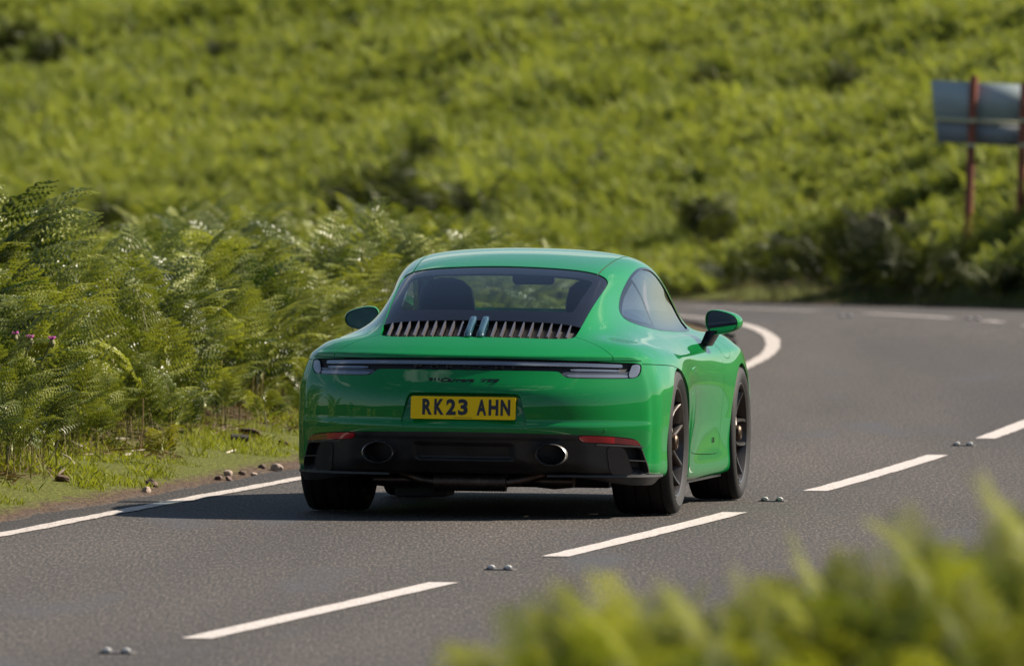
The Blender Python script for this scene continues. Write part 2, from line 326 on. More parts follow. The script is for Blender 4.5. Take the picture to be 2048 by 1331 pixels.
# ================================================================== THE CAR
# car frame: X right, Y forward, Z up, origin on the road under the rear axle
CAR_LOC = Vector((-.083, 75.85, .004)); CAR_YAW = -.1463
BODY_ROLL = .004
def spline(xk, yk, xq):
    """natural cubic spline through (xk,yk[:,c]) evaluated at xq"""
    xk = np.asarray(xk, float); yk = np.asarray(yk, float); yk = yk.reshape(len(xk), -1); n = len(xk); h = np.diff(xk)
    A = np.zeros((n, n)); B = np.zeros((n, yk.shape[1])); A[0, 0] = A[-1, -1] = 1
    for i in range(1, n-1):
        A[i, i-1], A[i, i], A[i, i+1] = h[i-1], 2*(h[i-1]+h[i]), h[i]
        B[i] = 6*((yk[i+1]-yk[i])/h[i]-(yk[i]-yk[i-1])/h[i-1])
    M = np.linalg.solve(A, B); xq = np.atleast_1d(np.asarray(xq, float))
    i = np.clip(np.searchsorted(xk, xq)-1, 0, n-2); t = (xq-xk[i])[:, None]; hh = h[i][:, None]
    a, b = M[i], M[i+1]
    return yk[i] + t*((yk[i+1]-yk[i])/hh - hh*(2*a+b)/6) + t*t*a/2 + t**3*(b-a)/(6*hh)
# sections over the top: centre Y, outer Y, then x and z of nine lines from the centre line to the fender shoulder
SECT = [
 (-.945,-.66, [0,.13,.26,.38,.49,.59,.67,.735,.785], [.800,.800,.800,.800,.800,.799,.798,.797,.795]),
 (-.86,-.575, [0,.13,.26,.38,.49,.59,.68,.755,.815], [.838,.838,.837,.835,.832,.829,.826,.818,.800]),
 (-.70,-.45,  [0,.13,.26,.38,.48,.57,.67,.77,.838],  [.897,.896,.893,.887,.880,.872,.862,.840,.802]),
 (-.50,-.30,  [0,.13,.26,.38,.48,.555,.655,.785,.853], [.978,.976,.970,.960,.942,.912,.878,.848,.804]),
 (-.25,-.12,  [0,.14,.28,.40,.495,.555,.645,.79,.863], [1.070,1.068,1.060,1.046,1.018,.970,.905,.852,.805]),
 (0,.08,      [0,.15,.29,.41,.505,.565,.65,.79,.866], [1.145,1.143,1.136,1.120,1.085,1.020,.925,.854,.806]),
 (.30,.32,    [0,.16,.31,.44,.53,.59,.67,.79,.858], [1.218,1.215,1.207,1.190,1.145,1.048,.932,.854,.805]),
 (.60,.60,    [0,.165,.32,.465,.56,.62,.69,.785,.845], [1.266,1.263,1.253,1.232,1.182,1.080,.922,.856,.803]),
 (1.0,1.0,    [0,.17,.33,.48,.577,.632,.70,.775,.832], [1.296,1.293,1.283,1.262,1.217,1.115,.910,.858,.800]),
 (1.35,1.35,  [0,.175,.34,.485,.585,.637,.70,.775,.829], [1.290,1.287,1.276,1.252,1.202,1.100,.903,.857,.800]),
 (1.70,1.70,  [0,.18,.35,.49,.585,.64,.70,.775,.830], [1.215,1.210,1.195,1.170,1.128,1.050,.895,.855,.801]),
 (1.95,1.95,  [0,.19,.37,.52,.61,.655,.71,.778,.838], [1.085,1.079,1.062,1.034,.998,.950,.884,.852,.803]),
 (2.20,2.20,  [0,.20,.39,.53,.61,.665,.725,.79,.849], [.955,.951,.938,.918,.897,.882,.868,.848,.806]),
 (2.45,2.45,  [0,.20,.38,.52,.61,.67,.73,.80,.856], [.890,.885,.873,.857,.851,.855,.858,.848,.806]),
 (2.80,2.78,  [0,.19,.37,.51,.60,.66,.72,.785,.838], [.815,.811,.801,.791,.794,.806,.812,.798,.762]),
 (3.10,3.00,  [0,.18,.36,.50,.58,.64,.695,.75,.79], [.720,.717,.709,.700,.700,.708,.708,.694,.660]),
 (3.32,3.12,  [0,.16,.32,.45,.54,.61,.66,.70,.74], [.600,.600,.600,.600,.600,.600,.600,.600,.598]),
]
ROWS = [-.945,-.905,-.845,-.76,-.665,-.56,-.45,-.335,-.21,-.075,.075,.25,.43,.62,.82,1.03,1.24,1.45,1.64,1.81,1.96,2.1,2.26,2.43,2.6,2.76,2.92,3.08,3.21,3.32]
NC = 8
_kY = [s[0] for s in SECT]
_tab = np.array([[s[1]]+s[2]+s[3] for s in SECT])
_row = spline(_kY, _tab, ROWS); _row[0] = _tab[0]; _row[-1] = _tab[-1]
RING_REAR = [(-.945,.785,-.66,.800,.795),(-.956,.795,-.655,.783,.777),(-.982,.812,-.65,.737,.735),(-1.040,.836,-.65,.665,.665),(-1.075,.850,-.65,.600,.600),
             (-1.082,.856,-.65,.520,.520),(-1.084,.858,-.65,.475,.475),(-1.094,.860,-.65,.435,.435),(-1.048,.852,-.645,.330,.320),(-.975,.838,-.64,.235,.215),(-.84,.75,-.56,.215,.20)]
_sY = [-.66,-.575,-.45,-.30,-.12,.08,.32,.6,1.0,1.4,1.8,2.1,2.45,2.78,3.0,3.12]
SIDE_X = [None,
 [.792,.826,.852,.868,.878,.884,.878,.866,.852,.848,.853,.866,.878,.860,.815,.765],
 [.805,.845,.872,.888,.899,.903,.898,.884,.870,.866,.871,.883,.894,.878,.835,.785],
 [.826,.868,.893,.908,.918,.921,.916,.900,.881,.876,.882,.895,.906,.893,.855,.805],
 [.838,.880,.903,.917,.925,.927,.921,.900,.876,.870,.878,.896,.910,.900,.865,.815],
 [.840,.882,.902,.915,.921,.922,.914,.890,.868,.864,.872,.892,.907,.898,.862,.81],
 [.835,.878,.897,.908,.914,.914,.905,.884,.872,.870,.874,.886,.900,.890,.852,.80],
 [.820,.865,.885,.896,.900,.900,.892,.878,.868,.866,.868,.876,.888,.876,.840,.785],
 [.740,.780,.790,.800,.800,.800,.790,.780,.770,.770,.770,.780,.790,.780,.740,.70]]
RING_FR = [1,.96,.892,.77,.658,.52,.444,.376,.18,0,-.03]; NR = len(RING_FR)
_fr0 = [1,.957,.88,.761,.564,.35,.162,0]
_zb = ([-.66,-.3,.4,1,2,2.8,3.12],[.215,.205,.17,.155,.155,.19,.22])
FRONT_Y = [3.32,3.34,3.37,3.41,3.43,3.44,3.44,3.44,3.40,3.33,3.2]
def body_cage():
    Rn = len(ROWS); T = []; idx = {}
    for r in range(Rn):
        Ys = _row[r, 0]; X = _row[r, 1:10]; Z = _row[r, 10:19]
        for c in range(-NC, NC+1):
            a = abs(c); t = X[a]/X[NC]; w = t**2.6
            if r == 0: w = t**2.6
            idx['c', r, c] = len(T); T.append((math.copysign(X[a], c) if c else 0, ROWS[r]+(Ys-ROWS[r])*w, Z[a]))
    per = [(0, c) for c in range(-NC, NC+1)]+[(r, NC) for r in range(1, Rn)]+[(Rn-1, c) for c in range(NC-1, -NC-1, -1)]+[(r, -NC) for r in range(Rn-2, 0, -1)]
    faces = [[idx['c', r, c], idx['c', r, c+1], idx['c', r+1, c+1], idx['c', r+1, c]] for r in range(Rn-1) for c in range(-NC, NC)]
    SIDE_X[0] = [.785]+[float(v) for v in np.interp(_sY[1:], _row[:, 0], _row[:, 9])]
    tabs = spline(_fr0[::-1], np.array(SIDE_X[:8])[::-1], RING_FR[:-1]) * 1.012     # rings x stations
    tabs = np.vstack([tabs, np.array(SIDE_X[8])])
    sides = {k: spline(_sY, tabs[k], _row[:, 0])[:, 0] for k in range(1, NR)}
    zb = np.interp(_row[:, 0], *_zb)
    prev = [idx['c', r, c] for r, c in per]
    for k in range(1, NR):
        cur = []
        for (r, c) in per:
            sg = 1 if c > 0 else -1 if c < 0 else 0
            if r == 0:
                t = abs(_row[0, 1+abs(c)])/_row[0, 1+NC]; yc, xc, yk, zc, zk = RING_REAR[k]
                p = (sg*t*xc, yc+(yk-yc)*t**2.6, zc+(zk-zc)*t**2)
            elif r == Rn-1:
                t = _row[-1, 1+abs(c)]/_row[-1, 1+NC]; z0 = .60; zz = zb[-1]+(z0-zb[-1])*RING_FR[k]
                p = (sg*t*sides[k][-1], FRONT_Y[k]+(3.12+.3*(FRONT_Y[k]-3.32)-FRONT_Y[k])*t**3, zz)
            else:
                z0 = _row[r, 18]; p = (sg*sides[k][r], _row[r, 0]+(.0 if k < NR-1 else 0), zb[r]+(z0-zb[r])*RING_FR[k])
                if r <= 3: # blend towards the corner column
                    yk = RING_REAR[k][2]; f = (1-r/4)**1.5; p = (p[0], p[1]+(yk+.66)*f, p[2])
            cur.append(len(T)); T.append(p)
        n = len(per)
        faces += [[prev[i], cur[i], cur[(i+1) % n], prev[(i+1) % n]] for i in range(n)]
        prev = cur
    return np.array(T, float), faces
def subdiv(P, faces, level, limit=True):
    me = bpy.data.meshes.new("cage"); me.from_pydata([tuple(p) for p in P], [], faces); me.update()
    o = bpy.data.objects.new("cage", me); COL.objects.link(o)
    m = o.modifiers.new("s", 'SUBSURF'); m.levels = level; m.render_levels = level; m.use_limit_surface = limit; m.quality = 6
    dg = bpy.context.evaluated_depsgraph_get(); ev = o.evaluated_get(dg); em = ev.to_mesh()
    n = len(em.vertices); V = np.empty(n*3); em.vertices.foreach_get('co', V)
    N = np.empty(n*3); em.vertex_normals.foreach_get('vector', N)
    F = None
    if level > 1:
        F = np.empty(len(em.polygons)*4, np.int32); em.loops.foreach_get('vertex_index', F); F = F.reshape(-1, 4)
    ev.to_mesh_clear(); bpy.data.objects.remove(o); bpy.data.meshes.remove(me)
    return V.reshape(-1, 3), N.reshape(-1, 3), F
def body_surface(level=4):
    T, faces = body_cage(); P = T.copy()
    for it in range(4):
        L, _, _ = subdiv(P, faces, 1); P += .85*(T-L[:len(T)])
    V, N, Q = subdiv(P, faces, level)
    F = np.concatenate([Q[:, [0, 1, 2]], Q[:, [0, 2, 3]]])
    # make normals point outward
    if np.mean(N[:, 2][V[:, 2] > 1.1]) < 0: N = -N; F = F[:, ::-1]
    return V, N, F
# ------------------------------------------------------------------ surface cutting
class Surf:
    def __init__(s, V, N, F): s.V, s.N, s.F = V, N, F
def compact(S):
    u, inv = np.unique(S.F.ravel(), return_inverse=True)
    return Surf(S.V[u], S.N[u], inv.reshape(-1, 3))
def clip(S, g):
    """the part of S where g >= 0, cut exactly along g = 0"""
    pos = g >= 0; c = pos[S.F].sum(1)
    full = S.F[c == 3]; new = [full]; V = [S.V]; N = [S.N]; base = len(S.V)
    edges = {}
    mixed = S.F[(c == 1) | (c == 2)]
    if len(mixed):
        cm = pos[mixed].sum(1)
        # rotate so that the odd vertex comes first
        odd = np.where((cm == 1)[:, None], pos[mixed], ~pos[mixed]); k = odd.argmax(1); r = np.arange(len(mixed))
        a, b, d = mixed[r, k], mixed[r, (k+1) % 3], mixed[r, (k+2) % 3]
        key = np.concatenate([np.stack([np.minimum(a, b), np.maximum(a, b)], 1), np.stack([np.minimum(a, d), np.maximum(a, d)], 1)])
        uk, inv = np.unique(key, axis=0, return_inverse=True); inv = inv.ravel()
        t = (g[uk[:, 0]]/(g[uk[:, 0]]-g[uk[:, 1]]))[:, None]; t = np.clip(t, 1e-4, 1-1e-4)
        V.append(S.V[uk[:, 0]]*(1-t)+S.V[uk[:, 1]]*t)
        n = S.N[uk[:, 0]]*(1-t)+S.N[uk[:, 1]]*t; N.append(n/np.linalg.norm(n, axis=1, keepdims=True))
        ab = base+inv[:len(mixed)]; ad = base+inv[len(mixed):]
        m1 = cm == 1
        new.append(np.stack([a, ab, ad], 1)[m1])
        new.append(np.stack([ab, b, d], 1)[~m1]); new.append(np.stack([ab, d, ad], 1)[~m1])
    F = np.concatenate(new)
    if not len(F): return Surf(np.zeros((0, 3)), np.zeros((0, 3)), np.zeros((0, 3), int))
    return compact(Surf(np.concatenate(V), np.concatenate(N), F))
def seg_sdf(P, poly):
    """distance to a closed outline, positive inside"""
    d2 = np.full(len(P), 1e9); ins = np.zeros(len(P), bool); n = len(poly)
    for i in range(n):
        a = poly[i]; b = poly[(i+1) % n]; ab = b-a; L = (ab**2).sum()
        if L < 1e-14: continue
        t = np.clip(((P-a)@ab)/L, 0, 1); q = P-a-t[:, None]*ab; d2 = np.minimum(d2, (q**2).sum(1))
        c = (a[1] > P[:, 1]) != (b[1] > P[:, 1])
        with np.errstate(divide='ignore', invalid='ignore'):
            xi = a[0]+(P[:, 1]-a[1])/(b[1]-a[1])*ab[0]
        ins ^= c & (P[:, 0] < xi)
    d = np.sqrt(d2); return np.where(ins, d, -d)
def smooth_poly(pts, it=3):
    p = np.array(pts, float)
    for _ in range(it):
        q = np.roll(p, -1, 0); p = np.stack([p*.75+q*.25, p*.25+q*.75], 1).reshape(-1, 2)
    return p
def mirror_half(pts):
    return pts + [(-x, y) for x, y in reversed(pts) if abs(x) > 1e-6]
def g_poly(P, pts, mask=None, it=3):
    poly = smooth_poly(pts, it); lo = poly.min(0)-.08; hi = poly.max(0)+.08
    m = ((P > lo) & (P < hi)).all(1)
    if mask is not None: m &= mask
    g = np.full(len(P), -.08); g[m] = np.maximum(seg_sdf(P[m], poly), -.08); return g
def pxy(S): return S.V[:, :2]
def pyz(S): return S.V[:, 1:]
PHI_R = 1.25
def ppz(S): return np.stack([np.arctan2(S.V[:, 0], .35-S.V[:, 1])*PHI_R, S.V[:, 2]], 1)
def pxz(S): return S.V[:, [0, 2]]
def sc(pts): return [(a*PHI_R, b) for a, b in pts]
GAPS = []
def cut(S, gf, gap=0.0):
    """returns inside, outside; a gap leaves a narrow joint between them"""
    g = gf(S); ins = clip(S, g-gap)
    out = clip(S, -g-gap)
    if gap:
        b = clip(S, g+gap)
        if len(b.F):
            b = clip(b, gap-gf(b))
            if len(b.F): GAPS.append(b)
    return ins, out
def offset(S, d): return Surf(S.V+S.N*(d[:, None] if hasattr(d, '__len__') else d), S.N, S.F)
def rim(S, depth):
    """walls going inward from every free edge"""
    E = np.concatenate([S.F[:, [0, 1]], S.F[:, [1, 2]], S.F[:, [2, 0]]]); K = np.sort(E, 1)
    _, first, cnt = np.unique(K, axis=0, return_index=True, return_counts=True)
    b = E[first[cnt == 1]]
    A, B = S.V[b[:, 0]], S.V[b[:, 1]]; C, D = B-S.N[b[:, 1]]*depth, A-S.N[b[:, 0]]*depth
    n = np.cross(B-A, D-A); L = np.linalg.norm(n, axis=1, keepdims=True); n = n/np.maximum(L, 1e-12)
    m = len(b); V = np.concatenate([A, B, C, D]); N = np.concatenate([n]*4); i = np.arange(m)
    F = np.concatenate([np.stack([i, i+m, i+2*m], 1), np.stack([i, i+2*m, i+3*m], 1)])
    return Surf(V, -N, F[:, ::-1])
def join(*Ss):
    V = np.concatenate([s.V for s in Ss]); N = np.concatenate([s.N for s in Ss]); o = 0; F = []
    for s in Ss: F.append(s.F+o); o += len(s.V)
    return Surf(V, N, np.concatenate(F))
def recalc(S):
    """fresh vertex normals after a surface was reshaped"""
    t = S.V[S.F]; n = np.cross(t[:, 1]-t[:, 0], t[:, 2]-t[:, 0]); N = np.zeros_like(S.V)
    for k in range(3): np.add.at(N, S.F[:, k], n)
    N /= np.maximum(np.linalg.norm(N, axis=1, keepdims=True), 1e-12)
    return Surf(S.V, N, S.F)
ROLLM = np.array(Matrix.Rotation(BODY_ROLL, 3, 'Y'))
def roll(V): return V @ ROLLM.T
def part(name, S, mat, parent=None, thick=.012):
    if thick: S = join(S, rim(S, thick))
    return link(name, mesh_np(name, roll(S.V), S.F, roll(S.N)), mat, parent or car)
def smoothstep(a, b, x): t = np.clip((x-a)/(b-a), 0, 1); return t*t*(3-2*t)

# ------------------------------------------------------------------ car materials
M_paint = simple('green_car_paint', (.0004, .182, .036), .5, coat=1.0, coat_rough=.005, spec=.02)
M_gap = simple('panel_gap_black', (.004, .008, .006), .8)
M_black = simple('satin_black_plastic', (.030, .029, .029), .5, spec=.4, noise=.3, nscale=7)
M_matt = simple('matt_black', (.008, .008, .009), .7)
M_gloss = simple('gloss_black', (.005, .005, .007), .10, spec=.35)
M_rubber = simple('tyre_rubber', (.014, .013, .013), .72, noise=.2, nscale=60, spec=.3)
M_rim = simple('satin_dark_rim', (.055, .048, .044), .38, metal=.75, coat=.25)
M_disc = simple('brake_disc_steel', (.16, .15, .15), .35, metal=1)
M_calip = simple('red_brake_caliper', (.30, .012, .010), .35, coat=.4)
M_brass = simple('brass_centre_nut', (.075, .048, .028), .5, metal=.6)
M_chrome = simple('polished_trim', (.62, .60, .58), .34, metal=1)
M_slat = simple('satin_grille_slat', (.44, .39, .365), .30, metal=.9)
M_steel = simple('stained_exhaust_steel', (.085, .06, .05), .42, metal=.9, noise=.35, nscale=14)
M_red = simple('red_reflector', (.42, .004, .012), .18, coat=.8)
M_dred = simple('dark_red_reflector', (.13, .010, .014), .22, coat=.8)
M_fab = simple('dark_cabin_trim', (.022, .024, .027), .75)
M_seat = simple('black_seat_leather', (.018, .02, .023), .5)
M_plate = simple('yellow_number_plate', (1.0, .62, .002), .5, spec=.2)
M_ink = simple('plate_ink', (.006, .006, .014), .4)
M_gwin = glass('tinted_rear_glass', (.66, .79, .79), 1.42, faces=1)
M_gside = glass('side_glass', (.55, .64, .63), 2.3)
M_gfront = glass('windscreen_glass', (.84, .90, .88), 1.45)
M_lens = glass('smoked_lamp_lens', (.10, .10, .11), 1.5)
M_clear = simple('clear_lamp_moulding', (.20, .22, .25), .22, metal=.6, coat=.7)
M_bar = simple('unlit_light_bar', (.24, .26, .29), .2, metal=.7, coat=1.0)
M_bar2 = simple('unlit_lower_bar', (.07, .075, .085), .22, metal=.5, coat=1.0)
M_blens = simple('third_brake_lens', (.018, .06, .075), .08, coat=1.0, spec=.8)
M_mirror = simple('dimming_mirror_glass', (.22, .25, .26), .02, metal=1)
M_badge = simple('gloss_black_lettering', (.010, .010, .014), .3, spec=.4)

# ------------------------------------------------------------------ body panels
car = bpy.data.objects.new("car", None); COL.objects.link(car)
car.location = CAR_LOC; car.rotation_euler = (0, 0, CAR_YAW)
tag(car, 'bright green two-door sports coupe driving away round the bend', 'car')
S0 = Surf(*body_surface(4))
up = lambda S: S.N[:, 2] > -.2
WIN = mirror_half([(0,-.735),(.2,-.73),(.35,-.705),(.44,-.665),(.478,-.632),(.487,-.60),(.492,-.50),(.498,-.36),(.508,-.15),(.517,.05),(.524,.22),(.522,.285),(.50,.312),(.44,.306),(.30,.302),(.15,.30),(0,.30)])
CLEAR = mirror_half([(0,-.412),(.2,-.395),(.36,-.358),(.42,-.33),(.436,-.30),(.446,-.10),(.458,.08),(.463,.15),(.447,.172),(.40,.168),(.2,.158),(0,.155)])
COVER = mirror_half([(0,-.455),(.25,-.435),(.42,-.385),(.6,-.33),(.6,.5),(0,.5)])
GRILLE = mirror_half([(0,-.54),(.25,-.525),(.40,-.495),(.6,-.44),(.6,-.9),(0,-.9)])
SCREEN = mirror_half([(0,1.50),(.3,1.488),(.46,1.46),(.53,1.452),(.553,1.49),(.60,1.70),(.645,1.93),(.64,1.995),(.55,2.07),(.3,2.14),(0,2.165)])
DLO = [(.16,.965),(.15,.985),(.175,1.012),(.26,1.052),(.40,1.107),(.62,1.168),(.85,1.203),(1.04,1.211),(1.25,1.199),(1.45,1.150),(1.62,1.072),(1.78,.975),(1.875,.905),(1.88,.882),(1.82,.872),(1.3,.881),(.73,.899),(.36,.928),(.22,.948)]
STRIP = sc(mirror_half([(0,.727),(.2,.727),(.325,.726),(.345,.722),(.352,.706),(.368,.695),(.40,.692),(.52,.690),(.635,.689),(.668,.696),(.686,.715),(.696,.740),(.697,.764),(.60,.769),(.4,.779),(.2,.785),(0,.787)]))
BLACK = sc(mirror_half([(0,.427),(.23,.423),(.41,.417),(.56,.408),(.635,.398),(.665,.382),(.686,.345),(.702,.30),(.728,.24),(.742,.200),(.742,.08),(0,.08)]))
RECESS = mirror_half([(0,.618),(.25,.617),(.275,.610),(.288,.575),(.308,.495),(.314,.468),(.300,.447),(.262,.439),(0,.438)])
S, body = None, S0
win, body = cut(body, lambda S: g_poly(pxy(S), WIN, up(S) & (S.V[:, 2] > .83)))
screen, body = cut(body, lambda S: g_poly(pxy(S), SCREEN, up(S) & (S.V[:, 2] > .8)))
dlo = {}
for sg in (1, -1):
    dlo[sg], body = cut(body, lambda S: g_poly(pyz(S), DLO, (S.V[:, 0]*sg > .3)))
    for (yc, zc, r) in ((0, .356, .372), (2.45, .342, .360)):
        _, body = cut(body, lambda S: np.where(S.V[:, 0]*sg > .4, r-np.hypot(S.V[:, 1]-yc, S.V[:, 2]-zc), -.08))
strip, body = cut(body, lambda S: g_poly(ppz(S), STRIP, (S.V[:, 1] < -.3)))
black, body = cut(body, lambda S: g_poly(ppz(S), BLACK, (S.V[:, 1] < -.25)))
recess, body = cut(body, lambda S: g_poly(pxz(S), RECESS, (S.V[:, 1] < -.8)))
G = .0019
def g_bumper(S):
    y = S.V[:, 1]; zl = np.interp(y, [-.65, -.4, -.126, .0], [.761, .753, .743, .728])
    zl = np.where(y < -.62, .776, zl)
    return np.where(y < .02, zl-S.V[:, 2], -.08)
bumper, body = cut(body, g_bumper, G)
LID = mirror_half([(0,-.45),(.40,-.45),(.465,-.585),(.492,-.612),(.53,-.622),(.575,-.645),(.634,-.690),(.682,-.730),(.712,-.765),(.72,-.80),(.72,-1.1),(0,-1.1)])
lid, body = cut(body, lambda S: g_poly(pxy(S), LID, S.V[:, 2] > .76, 2), G)
DOOR = [(.80,.92),(.80,.85),(.75,.76),(.67,.60),(.61,.45),(.62,.34),(.68,.293),(.9,.277),(1.68,.256),(1.79,.268),(1.835,.35),(1.88,.53),(1.893,.68),(1.91,.77),(1.96,.83),(2.0,.865),(1.93,.90),(1.85,.92)]
door = {}; fuel = None
for sg in (1, -1):
    door[sg], body = cut(body, lambda S: g_poly(pyz(S), DOOR, (S.V[:, 0]*sg > .5), 2), G)
FUEL = [(2.10,.838),(2.16,.815),(2.175,.775),(2.13,.740),(2.05,.732),(1.965,.745),(1.94,.775),(1.99,.815)]
fuel, body = cut(body, lambda S: g_poly(pyz(S), FUEL, S.V[:, 0] > .5), .0016)
def g_roof(S):
    y = S.V[:, 1]; xd = np.interp(y, [.2, .31, .55, 1.0, 1.5, 1.7], [.462, .466, .476, .492, .500, .505])
    g = np.minimum(xd-np.abs(S.V[:, 0]), S.V[:, 2]-1.10)
    return np.where((y > .1) & (y < 1.6), g, -.08)
roofp, body = cut(body, g_roof, .0032)
front, body = cut(body, lambda S: S.V[:, 1]-np.where(np.abs(S.V[:, 0]) < .70, 1.96, 1.96))
qr, ql = cut(body, lambda S: S.V[:, 0])
lip = .014
part('roof_panel', roofp, M_paint); part('engine_lid', lid, M_paint)
part('rear_bumper', bumper, M_paint, thick=.03)
part('quarter_panel', qr, M_paint, thick=.035); part('quarter_panel', ql, M_paint, thick=.035)
part('front_body', front, M_paint, thick=.035)
for sg in (1, -1): part('door', door[sg], M_paint)
part('fuel_flap', fuel, M_paint, thick=.004)
for b in GAPS:
    for h_ in ((clip(b, b.V[:, 0]), clip(b, -b.V[:, 0])) if b.V[:, 0].min() < -.3 and b.V[:, 0].max() > .3 and np.abs(b.V[:, 0]).min() > .05 else (b,)): part('panel_joint', offset(h_, -.005), M_gap, thick=0)
liner = join(*[offset(s, -.028) for s in (clip(roofp, roofp.V[:, 2]-.84), clip(body, np.minimum(body.V[:, 2]-.84, 2.0-body.V[:, 1])))])
part('cabin_lining', liner, M_fab, thick=0)

# ------------------------------------------------------------------ rear window, grille, third brake light
w_glass, w_low = cut(win, lambda S: g_poly(pxy(S), COVER, None, 1), .001)
w_grille, w_cover = cut(w_low, lambda S: g_poly(pxy(S), GRILLE, None, 1))
w_clear, w_frit = cut(w_glass, lambda S: g_poly(pxy(S), CLEAR))
rw = part('rear_window', offset(w_clear, -.004), M_gwin, thick=0)
part('black_border', offset(w_frit, -.004), M_gloss, rw, thick=.01)
part('grille_cover', offset(w_cover, -.002), M_gloss, thick=.02)
gr = part('engine_grille', offset(w_grille, -.030), M_matt, thick=0)
part('grille_surround', rim(w_grille, .03), M_matt, gr, thick=0)
from mathutils.bvhtree import BVHTree
BVH = BVHTree.FromPolygons([tuple(v) for v in S0.V], [tuple(f) for f in S0.F])
def top_at(x, y):
    h = BVH.ray_cast(Vector((x, y, 3)), Vector((0, 0, -1))); return h[0], h[1]
def rear_at(x, z):
    h = BVH.ray_cast(Vector((x, -3, z)), Vector((0, 1, 0))); return h[0], h[1]
def phi_at(phi, z):
    d = Vector((math.sin(phi), -math.cos(phi), 0)); o = Vector((0, .35, z))+d*4
    h = BVH.ray_cast(o, -d); return h[0], h[1]
def strip_between(a, b, wid, h0, h1, n=6, taper=.35):
    """a raised bar on the body running from a to b (top-view points), heights over the surface"""
    V = []; F = []; rows = []
    for i in range(n+1):
        t = i/n; x = a[0]+(b[0]-a[0])*t; y = a[1]+(b[1]-a[1])*t; p, nn = top_at(x, y)
        w = wid*(1-taper*max(0, (t-.72)/.28)**2)/2; k = h1*min(1, .25+t*6)*min(1, .15+(1-t)*5)
        r = [(-w, h0), (-w, k*.6), (-w*.45, k), (w*.45, k), (w, k*.6), (w, h0)]
        for (dx, dz) in r: V.append(p+Vector((dx, 0, 0))+nn*dz)
    m = 6
    for i in range(n):
        for j in range(m-1): F.append((i*m+j, i*m+j+1, (i+1)*m+j+1, (i+1)*m+j))
    F += [tuple(range(m)), tuple(range(n*m+m-1, n*m-1, -1))]
    return V, F
for sg in (-1, 1):
    for k in range(9):
        x = sg*(.083+.0453*k); yb = -.722+.085*(abs(x)/.45)**2.2; yt = -.548+.07*(abs(x)/.45)**2
        V, F = strip_between((x, yb), (x, yt), .0098, -.028, .0005, taper=.45)
        MB().add(roll(np.array([tuple(v) for v in V])), F).build('grille_slat', M_slat, gr, sharp=.5)
tb = link('third_brake_light', MB().box((0, 0, 0), (.10, .006, .012)).mesh('third_brake_light'), M_gloss, car)
p, nn = top_at(0, -.60); tb.location = p+nn*.0
for x in (-.031, .031):
    V, F = strip_between((x, -.735), (x, -.495), .034, -.02, .022, 10, .25)
    o = MB().add([Vector(v)-tb.location for v in V], F).build('lens', M_blens, tb, sharp=.9)

# ------------------------------------------------------------------ windscreen and side glass
part('windscreen', offset(screen, -.003), M_gfront, thick=0)
for sg in (1, -1):
    glassS, trim = cut(dlo[sg], lambda S: g_poly(pyz(S), DLO)-.011)
    part('window_trim', offset(trim, .001), M_gloss, thick=.012)
    def g_b(S):
        y = np.interp(S.V[:, 2], [.89, 1.04, 1.165, 1.2], [.757, .735, .648, .60]); return S.V[:, 1]-y
    dg, qg = cut(glassS, g_b, .003)
    part('door_glass', offset(dg, -.004), M_gside, thick=.004)
    qin, qfr = cut(qg, lambda S: np.minimum(g_poly(pyz(S), DLO)-.030, .040+np.zeros(len(S.V))-0+np.minimum(0, 0)) if False else np.minimum(g_poly(pyz(S), DLO)-.028, np.interp(S.V[:, 2], [.89, 1.04, 1.165, 1.2], [.757, .735, .648, .60])-.045-S.V[:, 1]))
    q = part('quarter_glass', offset(qin, -.003), M_gside, thick=.004)
    part('black_border', offset(qfr, -.003), M_gloss, q, thick=.004)

# ------------------------------------------------------------------ lamps across the tail
ls = part('light_strip', offset(strip, -.016), M_matt, thick=0)
part('housing_edge', rim(strip, .016), M_matt, ls, thick=0)
bar, _ = cut(strip, lambda S: g_poly(ppz(S), sc(mirror_half([(0,.756),(.3,.753),(.5,.747),(.60,.743),(.606,.748),(.606,.757),(.60,.760),(.5,.764),(.3,.770),(0,.773)])), None, 1))
part('light_bar', offset(bar, -.002), M_bar, ls, thick=.008)
for sg in (1, -1):
    mx = lambda pts: sc([(sg*a, b) for a, b in pts])
    lamp, _ = cut(strip, lambda S: g_poly(ppz(S), mx([(.358,.700),(.372,.695),(.40,.693),(.52,.691),(.635,.690),(.668,.698),(.684,.715),(.693,.740),(.694,.762),(.668,.763),(.655,.74),(.64,.725),(.60,.724),(.45,.727),(.36,.727),(.352,.715)]), None, 2))
    tl = part('tail_lamp', offset(lamp, -.007), M_bar2, thick=.006)
    b1, _ = cut(strip, lambda S: g_poly(ppz(S), mx([(.372,.700),(.40,.697),(.55,.695),(.625,.695),(.625,.709),(.55,.711),(.40,.713),(.366,.711)]), None, 2))
    part('lower_light_bar', offset(b1, -.0015), M_bar, tl, thick=.006)
    b2, _ = cut(strip, lambda S: g_poly(ppz(S), mx([(.385,.729),(.50,.727),(.592,.724),(.595,.734),(.50,.738),(.385,.740)]), None, 1))
    part('indicator_bar', offset(b2, -.004), M_bar, tl, thick=.006)
    e1, _ = cut(strip, lambda S: g_poly(ppz(S), mx([(.628,.694),(.660,.698),(.680,.715),(.689,.740),(.690,.758),(.652,.759),(.643,.74),(.632,.718)]), None, 2))
    part('side_lens', offset(e1, -.0012), M_clear, tl, thick=.006)
